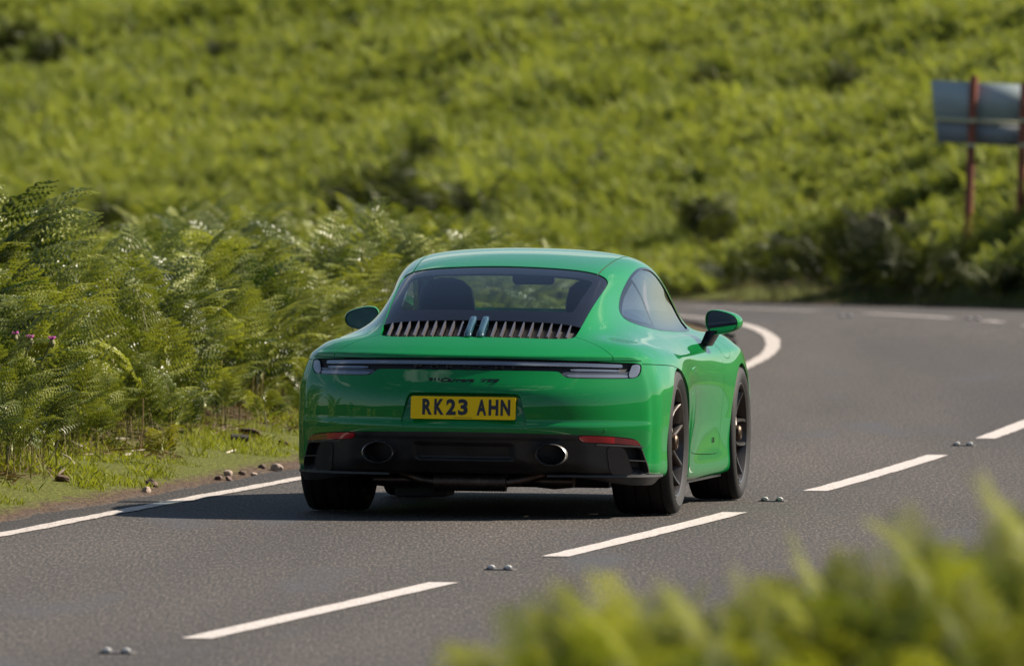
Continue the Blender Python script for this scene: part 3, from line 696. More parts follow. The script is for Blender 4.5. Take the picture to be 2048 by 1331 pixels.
# ------------------------------------------------------------------ number plate recess
rv = recess.V.copy(); t = smoothstep(.44, .60, rv[:, 2])
rec2 = recalc(Surf(np.stack([rv[:, 0], rv[:, 1]*(1-t)+(-1.028)*t+.004, rv[:, 2]], 1), recess.N, recess.F))
rp = part('plate_recess', rec2, M_paint, thick=0)
E = np.concatenate([recess.F[:, [0, 1]], recess.F[:, [1, 2]], recess.F[:, [2, 0]]]); _, fi, ct = np.unique(np.sort(E, 1), axis=0, return_index=True, return_counts=True); b = E[fi[ct == 1]]
m = len(b); i = np.arange(m); wv = np.concatenate([recess.V[b[:, 0]], recess.V[b[:, 1]], rec2.V[b[:, 1]], rec2.V[b[:, 0]]])
link('recess_wall', mesh_np('recess_wall', roll(wv), np.stack([i, i+m, i+2*m, i+3*m], 1), smooth=False), M_paint, rp)
plate = bpy.data.objects.new('number_plate', None); COL.objects.link(plate); plate.parent = car
plate.location = tuple(roll(np.array([[0.0, -1.068, .543]]))[0]); plate.rotation_euler = (R_(-6), BODY_ROLL, 0)
def rounded_rect(w, h, r, n=5):
    P = []
    for cx, cy, a0 in ((w/2-r, h/2-r, 0), (-w/2+r, h/2-r, 90), (-w/2+r, -h/2+r, 180), (w/2-r, -h/2+r, 270)):
        for k in range(n+1): t = R_(a0+90*k/n); P.append((cx+r*math.cos(t), cy+r*math.sin(t)))
    return P
def slab(outline, y0, y1):
    n = len(outline); V = [(x, y0, z) for x, z in outline]+[(x, y1, z) for x, z in outline]
    F = [tuple(range(n)), tuple(range(2*n-1, n-1, -1))]+[(i, i+n, (i+1) % n+n, (i+1) % n) for i in range(n)]
    return V, F
MB().add(*slab(rounded_rect(.520, .111, .008), -.003, .003)).build('plate_backing', M_plate, plate, sharp=.5)
def text_mesh(name, body, size, bold=0., depth=.001, sx=1., shear=0., spacing=1., align='CENTER'):
    cu = bpy.data.curves.new(name, 'FONT'); cu.body = body; cu.size = size; cu.offset = bold; cu.extrude = depth
    cu.align_x = align; cu.align_y = 'CENTER'; cu.shear = shear; cu.space_character = spacing; cu.resolution_u = 4
    o = bpy.data.objects.new(name, cu); COL.objects.link(o); dg = bpy.context.evaluated_depsgraph_get()
    me = bpy.data.meshes.new_from_object(o.evaluated_get(dg)); bpy.data.objects.remove(o); bpy.data.curves.remove(cu)
    me.transform(Matrix.Scale(sx, 4, (1, 0, 0))); me.transform(Matrix.Rotation(math.pi/2, 4, 'X'))   # stands up, faces -Y
    return me
def fit_height(me, h, w=None):
    c = np.array([v.co[:] for v in me.vertices]); d = c.max(0)-c.min(0); mid = (c.max(0)+c.min(0))/2
    me.transform(Matrix.Translation((-mid[0], 0, -mid[2]))); k = h/d[2]; kx = w/d[0] if w else k
    me.transform(Matrix.Diagonal((kx, 1, k, 1))); return me
cw, x = .048, -.2025
for ch in "RK23 AHN":
    if ch == ' ': x += .033; continue
    me = fit_height(text_mesh('character', ch, .1, bold=.0042, depth=.0012), .079, cw)
    link('character', me, M_ink, plate, (x+cw/2, -.0035, .004)); x += cw+.0112
me = fit_height(text_mesh('dealer_line', 'IIIIIIIIIIIIIIIIIIIIII', .02, depth=.0005), .004, .09)
link('dealer_line', me, M_ink, plate, (.0, -.0035, -.0475))
# lettering on the tail
for k, ch in enumerate("PORSCHE"):
    x = -.243+.081*k; p, nn = rear_at(x, .741)
    me = fit_height(text_mesh('letter', ch, .03, bold=.0006, depth=.004), .021, .043)
    o = link('letter', me, M_badge, ls); o.location = tuple(roll(np.array([[x, p.y+.009, .7415]]))[0])
bd = bpy.data.objects.new('script_badge', None); COL.objects.link(bd); bd.parent = car
for txt, x0, w, h, sh in (("911", -.152, .054, .017, .0), ("Carrera", -.036, .168, .024, .35), ("GTS", .118, .108, .020, .35)):
    p, nn = rear_at(x0+.0, .680)
    me = fit_height(text_mesh('badge_word', txt, .04, bold=.0014 if txt != 'Carrera' else .0008, depth=.002, shear=sh), h, w)
    o = link('badge_word', me, M_badge, bd); o.location = tuple(roll(np.array([[x0, p.y-.001, .681-.012*(x0+.15)]]))[0])
    o.rotation_euler = (math.atan2(nn.z, -nn.y)*-1, 0, 0)
me = fit_height(text_mesh('door_script', 'GTS', .04, bold=.0002, depth=.0006, shear=.3), .026, .085)
h = BVH.ray_cast(Vector((3, 1.62, .33)), Vector((-1, 0, 0)))
o = link('door_script', me, M_badge, car); o.location = tuple(roll(np.array([[h[0].x+.002, 1.62, .33]]))[0]); o.rotation_euler = (0, 0, math.pi/2)

# ------------------------------------------------------------------ black lower bumper
def g_vent(S, sg): return g_poly(ppz(S), sc([(sg*a, b) for a, b in [(.535,.352),(.60,.353),(.66,.352),(.684,.343),(.696,.305),(.718,.25),(.728,.222),(.68,.216),(.63,.216),(.60,.25),(.575,.31),(.55,.34)]]), None, 2)
vents = {}
blk = black
for sg in (1, -1): vents[sg], blk = cut(blk, lambda S: g_vent(S, sg))
refl = {}
for sg in (1, -1):
    refl[sg], blk = cut(blk, lambda S: g_poly(ppz(S), sc([(sg*a, b) for a, b in [(.400,.4135),(.412,.388),(.428,.379),(.56,.372),(.68,.358),(.677,.372),(.664,.386),(.632,.3945),(.56,.404),(.48,.4105)]]), None, 1), .0015)
x, y, z = blk.V.T; ax = np.abs(x)
inset = .045*smoothstep(.255, .215, ax)*smoothstep(.285, .298, z)*smoothstep(.372, .358, z)           # central tray
inset += .022*smoothstep(.14, .05, np.hypot((ax-.43)/1.2, z-.318))                                     # dished round each tailpipe
inset += .030*smoothstep(.285, .235, z)*smoothstep(.62, .50, ax)*smoothstep(.10, .30, ax)
inset += .05*smoothstep(.30, .235, z)*smoothstep(.33, .22, ax)
inset += .012*smoothstep(.402, .385, z)*smoothstep(.60, .52, ax)
blk2 = recalc(Surf(np.stack([x, y+inset, z], 1), blk.N, blk.F))
df = part('rear_diffuser', blk2, M_black, thick=.02)
for sg in (1, -1):
    v = vents[sg]; part('side_vent', offset(v, -.05), M_matt, df, thick=0); part('vent_wall', rim(v, .05), M_matt, df, thick=0)
    ph = np.arctan2(refl[sg].V[:, 0], .35-refl[sg].V[:, 1])
    inn = clip(refl[sg], .553-np.abs(ph)); outr = clip(refl[sg], np.abs(ph)-.553)
    rf = part('reflector', offset(inn, .002), M_red, thick=.006); part('marker_lens', offset(outr, .002), M_dred, rf, thick=.006)
    def blade(ph0, ph1, z0, z1, depth, hgt, n=8):
        V = []; F = []
        for i in range(n+1):
            t = i/n; p, nn = phi_at(sg*(ph0+(ph1-ph0)*t), z0+(z1-z0)*t); nn = Vector((nn.x, nn.y, 0)).normalized()
            for (d, dz) in ((.003, 0), (.003, -hgt), (-depth, -hgt), (-depth, 0)): V.append(p+nn*d+Vector((0, 0, dz)))
        for i in range(n):
            for j in range(4): F.append((i*4+j, i*4+(j+1) % 4, (i+1)*4+(j+1) % 4, (i+1)*4+j))
        F += [(0, 1, 2, 3), (n*4+3, n*4+2, n*4+1, n*4)]
        return roll(np.array([tuple(v) for v in V])), F
    for (a0, a1, z0, z1, hh) in ((.478, .688, .371, .359, .007), (.622, .700, .292, .287, .005), (.640, .722, .221, .216, .006)):
        MB().add(*blade(a0, a1, z0, z1, .05, hh)).build('vent_blade', M_black, df, sharp=.4)
    # upright fin between the vent and the tailpipe
    FIN = [(.520,.357),(.565,.357),(.590,.350),(.605,.325),(.622,.28),(.648,.212),(.55,.212),(.530,.285)]
    poly = smooth_poly(FIN, 2); V = []; n = len(poly)
    for d in (.012, -.06):
        for (a, zz) in poly:
            p, nn = phi_at(sg*a, zz); nn = Vector((nn.x, nn.y, 0)).normalized(); V.append(p+nn*(d*(.35+.65*smoothstep(.515, .60, a)) if d > 0 else d))
    F = [tuple(range(n)), tuple(range(2*n-1, n-1, -1))]+[(i, i+n, (i+1) % n+n, (i+1) % n) for i in range(n)]
    MB().add(roll(np.array([tuple(v) for v in V])), F).build('vent_fin', M_black, df, sharp=.6)
    # lip that hangs down in front of the tyre
    V = []; F = []; n = 14
    for i in range(n+1):
        t = i/n; a = .30+.55*t; p, nn = phi_at(sg*a, .225); nn = Vector((nn.x, nn.y, 0)).normalized()
        drop = float(np.interp(a, [.30, .40, .52, .62, .70, .78, .85], [.004, .006, .022, .042, .052, .050, .024]))
        ax_ = abs(p.x); ins = .030*smoothstep(.62, .50, ax_)*smoothstep(.10, .30, ax_)+.05*smoothstep(.33, .22, ax_)
        for (d, zz) in ((.002, .216), (.004, .205), (-.02, .215-drop), (-.09, .212-drop), (-.09, .216)): V.append(Vector((p.x, p.y+ins, 0))+nn*d+Vector((0, 0, zz)))
    for i in range(n):
        for j in range(5): F.append((i*5+j, i*5+(j+1) % 5, (i+1)*5+(j+1) % 5, (i+1)*5+j))
    F += [tuple(range(5)), tuple(range(n*5+4, n*5-1, -1))]
    MB().add(roll(np.array([tuple(v) for v in V])), F).build('lower_lip', M_black, df, sharp=.5)
    # tailpipe
    ep = bpy.data.objects.new('tailpipe', None); COL.objects.link(ep); ep.parent = car; ep.location = tuple(roll(np.array([[sg*.430, -1.015, .318]]))[0])
    MB().lathe([(-.010, .0695), (-.018, .0745), (-.012, .0780), (.06, .0765), (.06, .071), (-.004, .069)], 40, 'Y', sz=.70, closed=True).build('pipe_rim', M_chrome, ep, sharp=.5)
    MB().lathe([(-.004, .0705), (.10, .066), (.10, .001)], 40, 'Y', sz=.70).build('pipe_bore', M_matt, ep)
    # parking sensors
    for a, zz in ((.215, .441), (.509, .438)):
        p, nn = phi_at(sg*a, zz); M = nn.to_track_quat('Z', 'Y').to_matrix().to_4x4()
        mb = MB().lathe([(.0, .0085), (.0012, .0075), (.0014, .001)], 16, 'Z'); o = mb.build('parking_sensor', M_paint, car); o.matrix_local = Matrix.Translation(Vector(roll(np.array([tuple(p)]))[0])) @ M
p, nn = rear_at(.39, .452)
part('towing_cover', offset(clip(bumper, g_poly(pxz(bumper), [(.372,.462),(.408,.462),(.412,.44),(.408,.431),(.372,.431),(.368,.44)], bumper.V[:, 1] < -.9)), .0012), M_paint, thick=.003)

# ------------------------------------------------------------------ underside
MB().box((0, 1.50, .155), (1.20, 3.3, .05)).build('floor_pan', M_matt, car, bevel=.01)
MB().box((0, -.56, .245), (1.06, .42, .05)).build('rear_undertray', M_matt, car, bevel=.01)
ex = bpy.data.objects.new('exhaust_silencer', None); COL.objects.link(ex); ex.parent = car
prof = []
for k in range(24): prof += [(-.17+.35*k/24, .046), (-.17+.35*(k+.5)/24, .0435)]
MB().lathe([(-.178, .001), (-.178, .044)]+prof+[(.18, .044), (.18, .001)], 32, 'X', (0, -.80, .172)).build('silencer_body', M_steel, ex)
for sg in (1, -1):
    MB().tube([(sg*.18, -.80, .172), (sg*.24, -.795, .180), (sg*.30, -.77, .20), (sg*.36, -.72, .22)], .024, 12).build('exhaust_pipe', M_steel, ex)
    MB().lathe([(-.10, .001), (-.095, .04), (0, .052), (.095, .04), (.10, .001)], 24, 'X', (sg*.40, -.66, .178), sx=1.6, sz=.8).build('catalyst_case', M_steel, ex)
MB().box((-.28, -.45, .125), (.26, .30, .07)).build('engine_sump', M_matt, car, bevel=.02)
for sg in (1, -1):
    MB().box((sg*.80, 1.22, .155), (.13, 1.66, .05)).build('side_skirt', M_black, car, bevel=.008)
    for yc, r in ((0, .40), (2.45, .385)):   # arch liners
        V = []; F = []; n = 20
        for i in range(n+1):
            t = R_(-12+204*i/n)
            for xx in (.52, .895): V.append((sg*xx, yc+r*math.cos(t), .35+r*math.sin(t)))
        for i in range(n): F.append((2*i, 2*i+1, 2*i+3, 2*i+2))
        V.append((sg*.52, yc, .35)); c = len(V)-1
        for i in range(n): F.append((2*i, 2*i+2, c))
        MB().add(V, F).build('arch_liner', M_matt, car)
# ------------------------------------------------------------------ wheels
def make_wheel(R, W, rim_r):
    w = bpy.data.objects.new('wheel', None); COL.objects.link(w)
    h = W/2; prof = [(-h*.86, rim_r-.006), (-h*.95, rim_r+.012), (-h*1.02, (R+rim_r)/2), (-h*.985, R-.030), (-h*.93, R-.012), (-h*.84, R-.004)]
    for g in (-.62, -.22, .22, .62): prof += [(h*(g-.045), R-.0005), (h*(g-.04), R-.007), (h*(g+.04), R-.007), (h*(g+.045), R-.0005)]
    prof += [(h*.84, R-.004), (h*.93, R-.012), (h*.985, R-.030), (h*1.02, (R+rim_r)/2), (h*.95, rim_r+.012), (h*.86, rim_r-.006)]
    MB().lathe(prof, 96, 'X').build('tyre', M_rubber, w, sharp=.7)
    f = h*.90                                    # outer face of the rim
    MB().lathe([(-h*.85, rim_r), (-h*.8, rim_r-.016), (0, rim_r-.030), (f-.035, rim_r-.022), (f-.012, rim_r-.014), (f, rim_r-.010), (f+.004, rim_r-.002), (f-.002, rim_r+.004), (f-.012, rim_r+.003)], 72, 'X').build('rim', M_rim, w, sharp=.7)
    for k in range(5):
        for s in (-1, 1):
            a0 = R_(72*k+90+s*6); a1 = R_(72*k+90+s*22); V = []; F = []; n = 6
            for i in range(n+1):
                t = i/n; r = .052+(rim_r-.066)*t; a = a0+(a1-a0)*t**1.15; xx = f-.030+.020*t-.018*math.sin(math.pi*t); wd = .017-.005*t+.004*(t > .95)
                c_, s_ = math.cos(a), math.sin(a)
                for (u, dx) in ((-wd, -.022), (-wd*.8, -.002), (-wd*.35, .006), (wd*.35, .006), (wd*.8, -.002), (wd, -.022)):
                    V.append((xx+dx, r*c_-u*s_, r*s_+u*c_))
            for i in range(n):
                for j in range(5): F.append((i*6+j, i*6+j+1, (i+1)*6+j+1, (i+1)*6+j))
                F.append((i*6+5, i*6, (i+1)*6, (i+1)*6+5))
            MB().add(V, F).build('spoke', M_rim, w, sharp=.6)
    MB().lathe([(f-.060, .068), (f-.034, .066), (f-.028, .058), (f-.026, .045)], 40, 'X').build('hub', M_rim, w)
    MB().lathe([(f-.030, .040), (f-.004, .038), (f+.004, .030), (f+.004, .018), (f-.006, .016), (f-.006, .001)], 18, 'X').build('centre_nut', M_brass, w, sharp=.5)
    MB().lathe([(f-.115, .07), (f-.115, .185), (f-.085, .185), (f-.085, .07)], 56, 'X').build('brake_disc', M_disc, w, sharp=.5)
    V = []; F = []; n = 8
    for i in range(n+1):
        t = R_(-35+70*i/n)
        for (xx, r) in ((f-.135, .12), (f-.065, .12), (f-.060, .155), (f-.065, .196), (f-.135, .196)): V.append((xx, r*math.cos(t), r*math.sin(t)))
    for i in range(n):
        for j in range(5): F.append((i*5+j, i*5+(j+1) % 5, (i+1)*5+(j+1) % 5, (i+1)*5+j))
    F += [tuple(range(5)), tuple(range(n*5+4, n*5-1, -1))]
    MB().add(V, F).build('brake_caliper', M_calip, w, sharp=.5)
    return w
def copy_tree(o, parent=None):
    c = o.copy(); COL.objects.link(c); c.parent = parent
    for ch in o.children: copy_tree(ch, c)
    return c
wr = make_wheel(.358, .305, .272); wf = make_wheel(.342, .255, .258)
for (w, xx, yy, zz, cp) in ((wr, .778, 0, .357, 0), (wr, -.778, 0, .357, 1), (wf, .795, 2.45, .341, 0), (wf, -.795, 2.45, .341, 1)):
    o = copy_tree(w) if cp else w; o.parent = car; o.location = (xx, yy, zz)
    o.rotation_euler = (R_(17 if yy else -23), 0, math.pi if xx < 0 else 0)
# ------------------------------------------------------------------ door mirrors
MIR = [(-.090,.010),(-.087,.040),(-.070,.058),(-.030,.062),(.020,.052),(.060,.038),(.082,.020),(.088,-.004),(.080,-.030),(.062,-.046),(.0,-.060),(-.045,-.066),(-.070,-.056),(-.086,-.024)]
def make_mirror(sg):
    m = bpy.data.objects.new('door_mirror', None); COL.objects.link(m); m.parent = car
    m.location = (sg*.925, 1.60, .925); m.rotation_euler = (0, 0, R_(-9 if sg > 0 else 8))
    poly = smooth_poly(MIR, 2); n = len(poly); V = []; F = []
    for (y, k, dz) in ((.020, .905, 0), (-.002, .925, 0), (-.010, .965, 0), (-.004, 1.0, 0), (.03, 1.02, 0), (.08, .98, 0), (.12, .86, 0), (.15, .62, -.004), (.165, .25, -.006)):
        for (a, b_) in poly: V.append((sg*a*k, y, b_*k+dz))
    for i in range(8):
        for j in range(n): F.append((i*n+j, i*n+(j+1) % n, (i+1)*n+(j+1) % n, (i+1)*n+j))
    F.append(tuple(range(8*n, 9*n)))
    MB().add(V, F).build('mirror_housing', M_paint, m, sharp=1.2)
    V = [(sg*a*.90, .003, b_*.90) for a, b_ in poly]; MB().add(V, [tuple(range(n))]).build('mirror_glass', M_mirror, m, rot=(R_(1), 0, R_(-3)) if sg > 0 else (R_(4), 0, R_(4)))
    V = [(sg*a*.99, .012, b_*.99) for a, b_ in poly]; MB().add(V, [tuple(range(n))]).build('mirror_bezel', M_matt, m)
    a = Vector((sg*-.055, .04, -.045)); b_ = Vector((sg*-.095, .03, -.125)); V = []
    for p_, hw, hd in ((a, .028, .05), (b_, .020, .055)):
        V += [p_+Vector((-hw, -hd, 0)), p_+Vector((hw, -hd, 0)), p_+Vector((hw, hd, 0)), p_+Vector((-hw, hd, 0))]
    MB().add(V, [(0,1,2,3),(7,6,5,4),(0,4,5,1),(1,5,6,2),(2,6,7,3),(3,7,4,0)]).build('mirror_stalk', M_gloss, m, bevel=.006)
    return m
make_mirror(1); make_mirror(-1)
# door handles
for sg in (1, -1):
    h = BVH.ray_cast(Vector((sg*3, .76, .70)), Vector((-sg, 0, 0)))[0]
    MB().box((0, 0, 0), (.022, .16, .026)).build('door_handle', M_paint, car, loc=(h.x-sg*.004, .76, .70), bevel=.008)
# ------------------------------------------------------------------ cabin
def seat(x):
    s = bpy.data.objects.new('seat', None); COL.objects.link(s); s.parent = car; s.location = (x, 1.0, .30)
    # shell of the backrest: widths by height
    prof = [(0.0,.25,.10,0),(.15,.27,.13,-.01),(.35,.275,.13,-.06),(.52,.255,.11,-.11),(.60,.215,.10,-.13),(.66,.150,.10,-.145),(.74,.142,.10,-.155),(.80,.125,.09,-.165),(.835,.085,.07,-.17),(.85,.03,.03,-.17)]
    V = []; F = []; n = 14
    for (z, w, d, y) in prof:
        for k in range(n):
            t = 2*math.pi*k/n; c_, s_ = math.cos(t), math.sin(t)
            V.append((w*math.copysign(abs(c_)**.6, c_), y+d*.5*math.copysign(abs(s_)**.7, s_), z))
    for i in range(len(prof)-1):
        for k in range(n): F.append((i*n+k, i*n+(k+1) % n, (i+1)*n+(k+1) % n, (i+1)*n+k))
    F.append(tuple(range((len(prof)-1)*n, len(prof)*n)))
    MB().add(V, F).build('backrest', M_seat, s, sharp=1.3)
    MB().box((0, .26, .02), (.52, .50, .14)).build('cushion', M_seat, s, bevel=.04)
seat(.375); seat(-.375)
MB().box((0, 1.0, .235), (1.36, 2.5, .06)).build('cabin_floor', M_fab, car)
MB().box((0, .05, .62), (1.15, .75, .45)).build('rear_seat_shelf', M_fab, car, bevel=.06)
MB().box((0, 2.02, .72), (1.34, .36, .30)).build('dashboard', M_fab, car, bevel=.05)
MB().box((0, 1.5, .42), (.26, 1.1, .30)).build('centre_console', M_fab, car, bevel=.04)
MB().lathe([(.012*math.cos(t), .178+.014*math.sin(t)) for t in np.linspace(0, 2*math.pi, 9)[:-1]], 36, 'Y', closed=True).build('steering_wheel', M_seat, car, loc=(.375, 1.72, .80), rot=(R_(-22), 0, 0))
rm = bpy.data.objects.new('rear_view_mirror', None); COL.objects.link(rm); rm.parent = car; rm.location = (-.045, 1.62, 1.135)
MB().add(*slab(rounded_rect(.215, .062, .024), -.012, .018)).build('mirror_case', M_matt, rm, sharp=.6)
MB().box((0, .03, .05), (.05, .05, .07)).build('mirror_mount', M_matt, rm, bevel=.01)
# ================================================================== BRACKEN, GRASS AND SMALL THINGS
def leaf_mat(name, c0, c1, trans=.45, rough=.5, spec=.35, nscale=2.3, wt=.5):
    m = bpy.data.materials.new(name); m.use_nodes = True; nt = m.node_tree; b = nt.nodes['Principled BSDF']; out = nt.nodes['Material Output']
    oi = N_(nt, 'ShaderNodeObjectInfo'); geo = N_(nt, 'ShaderNodeNewGeometry')
    n = N_(nt, 'ShaderNodeTexNoise', Scale=nscale, Detail=4.0); nt.links.new(geo.outputs['Position'], n.inputs['Vector'])
    ad = N_(nt, 'ShaderNodeMath', operation='MULTIPLY_ADD'); nt.links.new(oi.outputs['Random'], ad.inputs[0]); ad.inputs[1].default_value = wt*2; nt.links.new(n.outputs['Fac'], ad.inputs[2])
    hf = N_(nt, 'ShaderNodeMath', operation='MULTIPLY'); nt.links.new(ad.outputs[0], hf.inputs[0]); hf.inputs[1].default_value = .5
    mid = [(p+q)/2 for p, q in zip(c0, c1)]
    c = ramp(nt, [(.22, c0), (.5, mid), (.78, c1)], hf.outputs[0])
    nt.links.new(c, b.inputs['Base Color']); b.inputs['Roughness'].default_value = rough; b.inputs['Specular IOR Level'].default_value = spec
    tr = N_(nt, 'ShaderNodeBsdfTranslucent'); tc_ = mixc(nt, 1.0, c, (1.25, 1.25, .45), 'MULTIPLY'); nt.links.new(tc_, tr.inputs['Color'])
    mx = N_(nt, 'ShaderNodeMixShader'); mx.inputs[0].default_value = trans
    nt.links.new(b.outputs[0], mx.inputs[1]); nt.links.new(tr.outputs[0], mx.inputs[2]); nt.links.new(mx.outputs[0], out.inputs[0])
    return m
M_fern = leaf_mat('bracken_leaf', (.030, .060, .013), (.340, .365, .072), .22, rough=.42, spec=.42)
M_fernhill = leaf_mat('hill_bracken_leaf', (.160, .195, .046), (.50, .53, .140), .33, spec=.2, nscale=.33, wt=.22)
M_fernfg = leaf_mat('young_bracken_leaf', (.075, .105, .018), (.33, .345, .055), .46)
M_shade_leaf = leaf_mat('bracken_shade_leaf', (.018, .028, .006), (.085, .100, .020), .3)  # dark leaf colour that paints the shady gaps among the bracken
M_yel = leaf_mat('yellowing_bracken_leaf', (.19, .20, .02), (.27, .25, .03), .45)
M_stem = simple('bracken_stem', (.20, .16, .045), .6); M_dry = simple('dry_bracken_stalk', (.30, .20, .085), .7); M_dead = simple('bleached_stick', (.42, .36, .28), .8)
def frond(stipe, blade, arch, droop, seed, pairs=11, detail=True, w=.36, pin=1.0):
    """one bracken frond: stalk, then a triangular blade of paired leaflets that bear small leaflets"""
    rg = np.random.default_rng(seed); V = []; F = []; mi = []
    def quad(p, ax, side, ln, wd, up_):
        b = len(V); q = p+ax*ln*.5
        V.extend([p, q+side*wd+up_*.1*ln, p+ax*ln-up_*.12*ln, q-side*wd+up_*.1*ln]); F.append((b, b+1, b+2, b+3)); mi.append(0)
    pts = []; p = np.zeros(3); a = R_(4); n = 16; tot = stipe+blade; lean = rg.normal(0, .05)
    for i in range(n+1):
        t = i/n; pts.append(p.copy()); ang = a+arch*max(0, t-stipe/tot*.7)**1.15*1.9+droop*max(0, t-.8)*2
        p = p+np.array([lean*.2, math.sin(ang), math.cos(ang)])*tot/n
    pts = np.array(pts); tang = np.gradient(pts, axis=0); tang /= np.linalg.norm(tang, axis=1, keepdims=True)
    def at_(t): k = t*n; i = int(min(k, n-1)); return pts[i]+(pts[i+1]-pts[i])*(k-i), tang[min(int(round(k)), n)]
    # stalk: thin three-sided tube
    for i in range(n):
        r0 = .0045*(1-.75*i/n); r1 = .0045*(1-.75*(i+1)/n); b = len(V)
        for r, q in ((r0, pts[i]), (r1, pts[i+1])):
            for k in range(3): V.append(q+np.array([math.cos(k*2.09), math.sin(k*2.09)*.7, math.sin(k*2.09)*.3])*r)
        for k in range(3): F.append((b+k, b+(k+1) % 3, b+3+(k+1) % 3, b+3+k)); mi.append(1)
    t0 = stipe/tot; X_ = np.array([1., 0, 0])
    for k in range(pairs):
        u = k/(pairs-.3); t = t0+(1-t0)*u**.88; L = w*blade*(1-u)**.85*(1.0 if k else .92)+.03
        for s in (-1, 1):
            p0, tg = at_(min(1, t+.008*s)); nrm = np.cross(X_, tg); nrm /= np.linalg.norm(nrm)
            ax = X_*s*.90+tg*(.36+.25*u)-nrm*rg.uniform(-.02, .14)+rg.normal(0, .05, 3); ax /= np.linalg.norm(ax)
            sd = np.cross(nrm, ax)*s; sd /= np.linalg.norm(sd); up_ = np.cross(ax, sd); up_ = up_ if up_@nrm > 0 else -up_
            if detail:
                m = max(4, int(L/(.0245*pin))); ll = min(.082*pin, L*.33)
                for q in range(m):
                    v = (q+.4)/m; c = p0+ax*L*v-up_*L*.16*v*v; f = (1-v)**.75*min(1, .55+v*3)
                    for s2 in (-1, 1):
                        d = sd*s2*.93+ax*.35-up_*.18*rg.uniform(.2, 1.4)+rg.normal(0, .06, 3); d /= np.linalg.norm(d)
                        quad(c, d, ax, ll*f+.009*pin, (.0105+.003*f)*pin, up_)
                quad(p0+ax*L*.93-up_*L*.14, ax, sd, .03, .006, up_)
            else:
                m = 6
                for q in range(m):
                    v = q/m; c = p0+ax*L*v-up_*L*.16*v*v; wd = L*.24*(1-v)**.7
                    for s2 in (-1, 1): quad(c, sd*s2*.9+ax*.35-up_*.2, ax, wd+.012, L*.07, up_)
    me = mesh_np('frond', np.array(V), [tuple(f) for f in F] if False else np.array(F), smooth=False)
    me.polygons.foreach_set('material_index', np.array(mi, np.int32)); return me
FROND = [frond(.62, .66, 1.15, .4, 1), frond(.70, .72, 1.35, .4, 2), frond(.48, .62, 1.2, .5, 3), frond(.74, .62, .8, .3, 4), frond(.36, .58, 1.3, .5, 5), frond(.66, .74, 1.0, .4, 6, 12)]
for f in FROND: f.materials.append(M_fern); f.materials.append(M_stem)
FROND_FG = []
for f in FROND: g = f.copy(); g.materials[0] = M_fernfg; FROND_FG.append(g)
FROND_Y = FROND[4].copy(); FROND_Y.materials[0] = M_yel
HMAX = {}
def fern(x, y, h, label, group, rng, frs=None, count=None, z=None, lean=(0, 0), cat='fern'):
    z = float(ground_z(x, y))-.02 if z is None else z
    t = link('bracken_plant', None, None, None, (x, y, z)); tag(t, label, cat, group)
    n = count or rng.integers(4, 7); a0 = rng.uniform(0, 6.28)
    hm = [max(v.co.z for v in m_.vertices) for m_ in (frs or FROND)] if not isinstance(HMAX.get(id(frs)), list) else HMAX[id(frs)]; HMAX[id(frs)] = hm
    for k in range(n):
        ki = rng.integers(0, len(frs or FROND)); me = (frs or FROND)[ki]
        o = link('frond', me, None, t); s = h/(hm[ki]*.5+.5*np.mean(hm))*rng.uniform(.78, 1.04)
        o.rotation_euler = (rng.normal(0, .10)+lean[1], rng.normal(0, .10)+lean[0], a0+6.283*k/n+rng.normal(0, .35)); o.scale = (s, s, s)
        o.location = (rng.normal(0, .05), rng.normal(0, .05), 0)
    return t
# ---- roadside bank on the left, thick with bracken: 300 plants nearest the road are things of their own
rng = np.random.default_rng(11)
cand = []
for _ in range(7000):
    y = 66+rng.random()**1.15*62; s = .78+rng.random()**1.2*3.6; x = float(edge_x(y))-.30-s/.985
    px = 1024+x/y*CAM_F
    if px < -260: continue
    if y > 80 and s < .85+.012*(y-80): continue
    cand.append((s, x, y))
kept = []
for (s, x, y) in cand:
    if all((x-a)**2+(y-b)**2*.5 > (.27+.012*s)**2 for _, a, b in kept[-500:]): kept.append((s, x, y))
kept.sort(key=lambda c: c[0]+.012*(c[2]-66)*2)
near, rest = kept[:185], kept[185:]
def bank_h(x, y, s):
    px = 1024+x/y*CAM_F
    prof = np.interp(px, [-200, 0, 90, 170, 230, 330, 480, 590, 680, 760, 860, 960], [1.20, 1.24, 1.10, .88, .92, 1.04, .98, .86, .94, .98, .92, .76])
    return prof*np.interp(s, [.78, 1.05, 1.4, 2.4, 3.2], [.55, .82, 1.0, .98, .90])
def bank_label(x, y, s):
    px = 1024+x/y*CAM_F; row = 'in the front row at the grass edge' if s < 1.6 else 'in the thick of the bank' if s < 2.6 else 'in the upper rows of the bank'
    return 'bracken plant '+row+(' at far left' if px < 120 else ' behind the verge stones' if px < 420 else ' left of the car' if px < 600 else ' behind the car')
LOWROW = [FROND[2], FROND[4]]
for (s, x, y) in near:
    fern(x, y, bank_h(x, y, s)*(1+.13*undul(x, y, 1.6))*rng.uniform(.85, 1.1), bank_label(x, y, s), 'bracken bank on the left verge', rng)
for k in range(58):       # low young fronds that close the foot of the bank
    y = 67+k*.72+rng.uniform(-.4, .4); s = rng.uniform(.60, 1.12); x = float(edge_x(y))-.30-s/.985
    fern(x, y, rng.uniform(.30, .60), 'low bracken plant with drooping fronds at the foot of the left bank', 'low bracken at the foot of the bank', rng, LOWROW, 6)
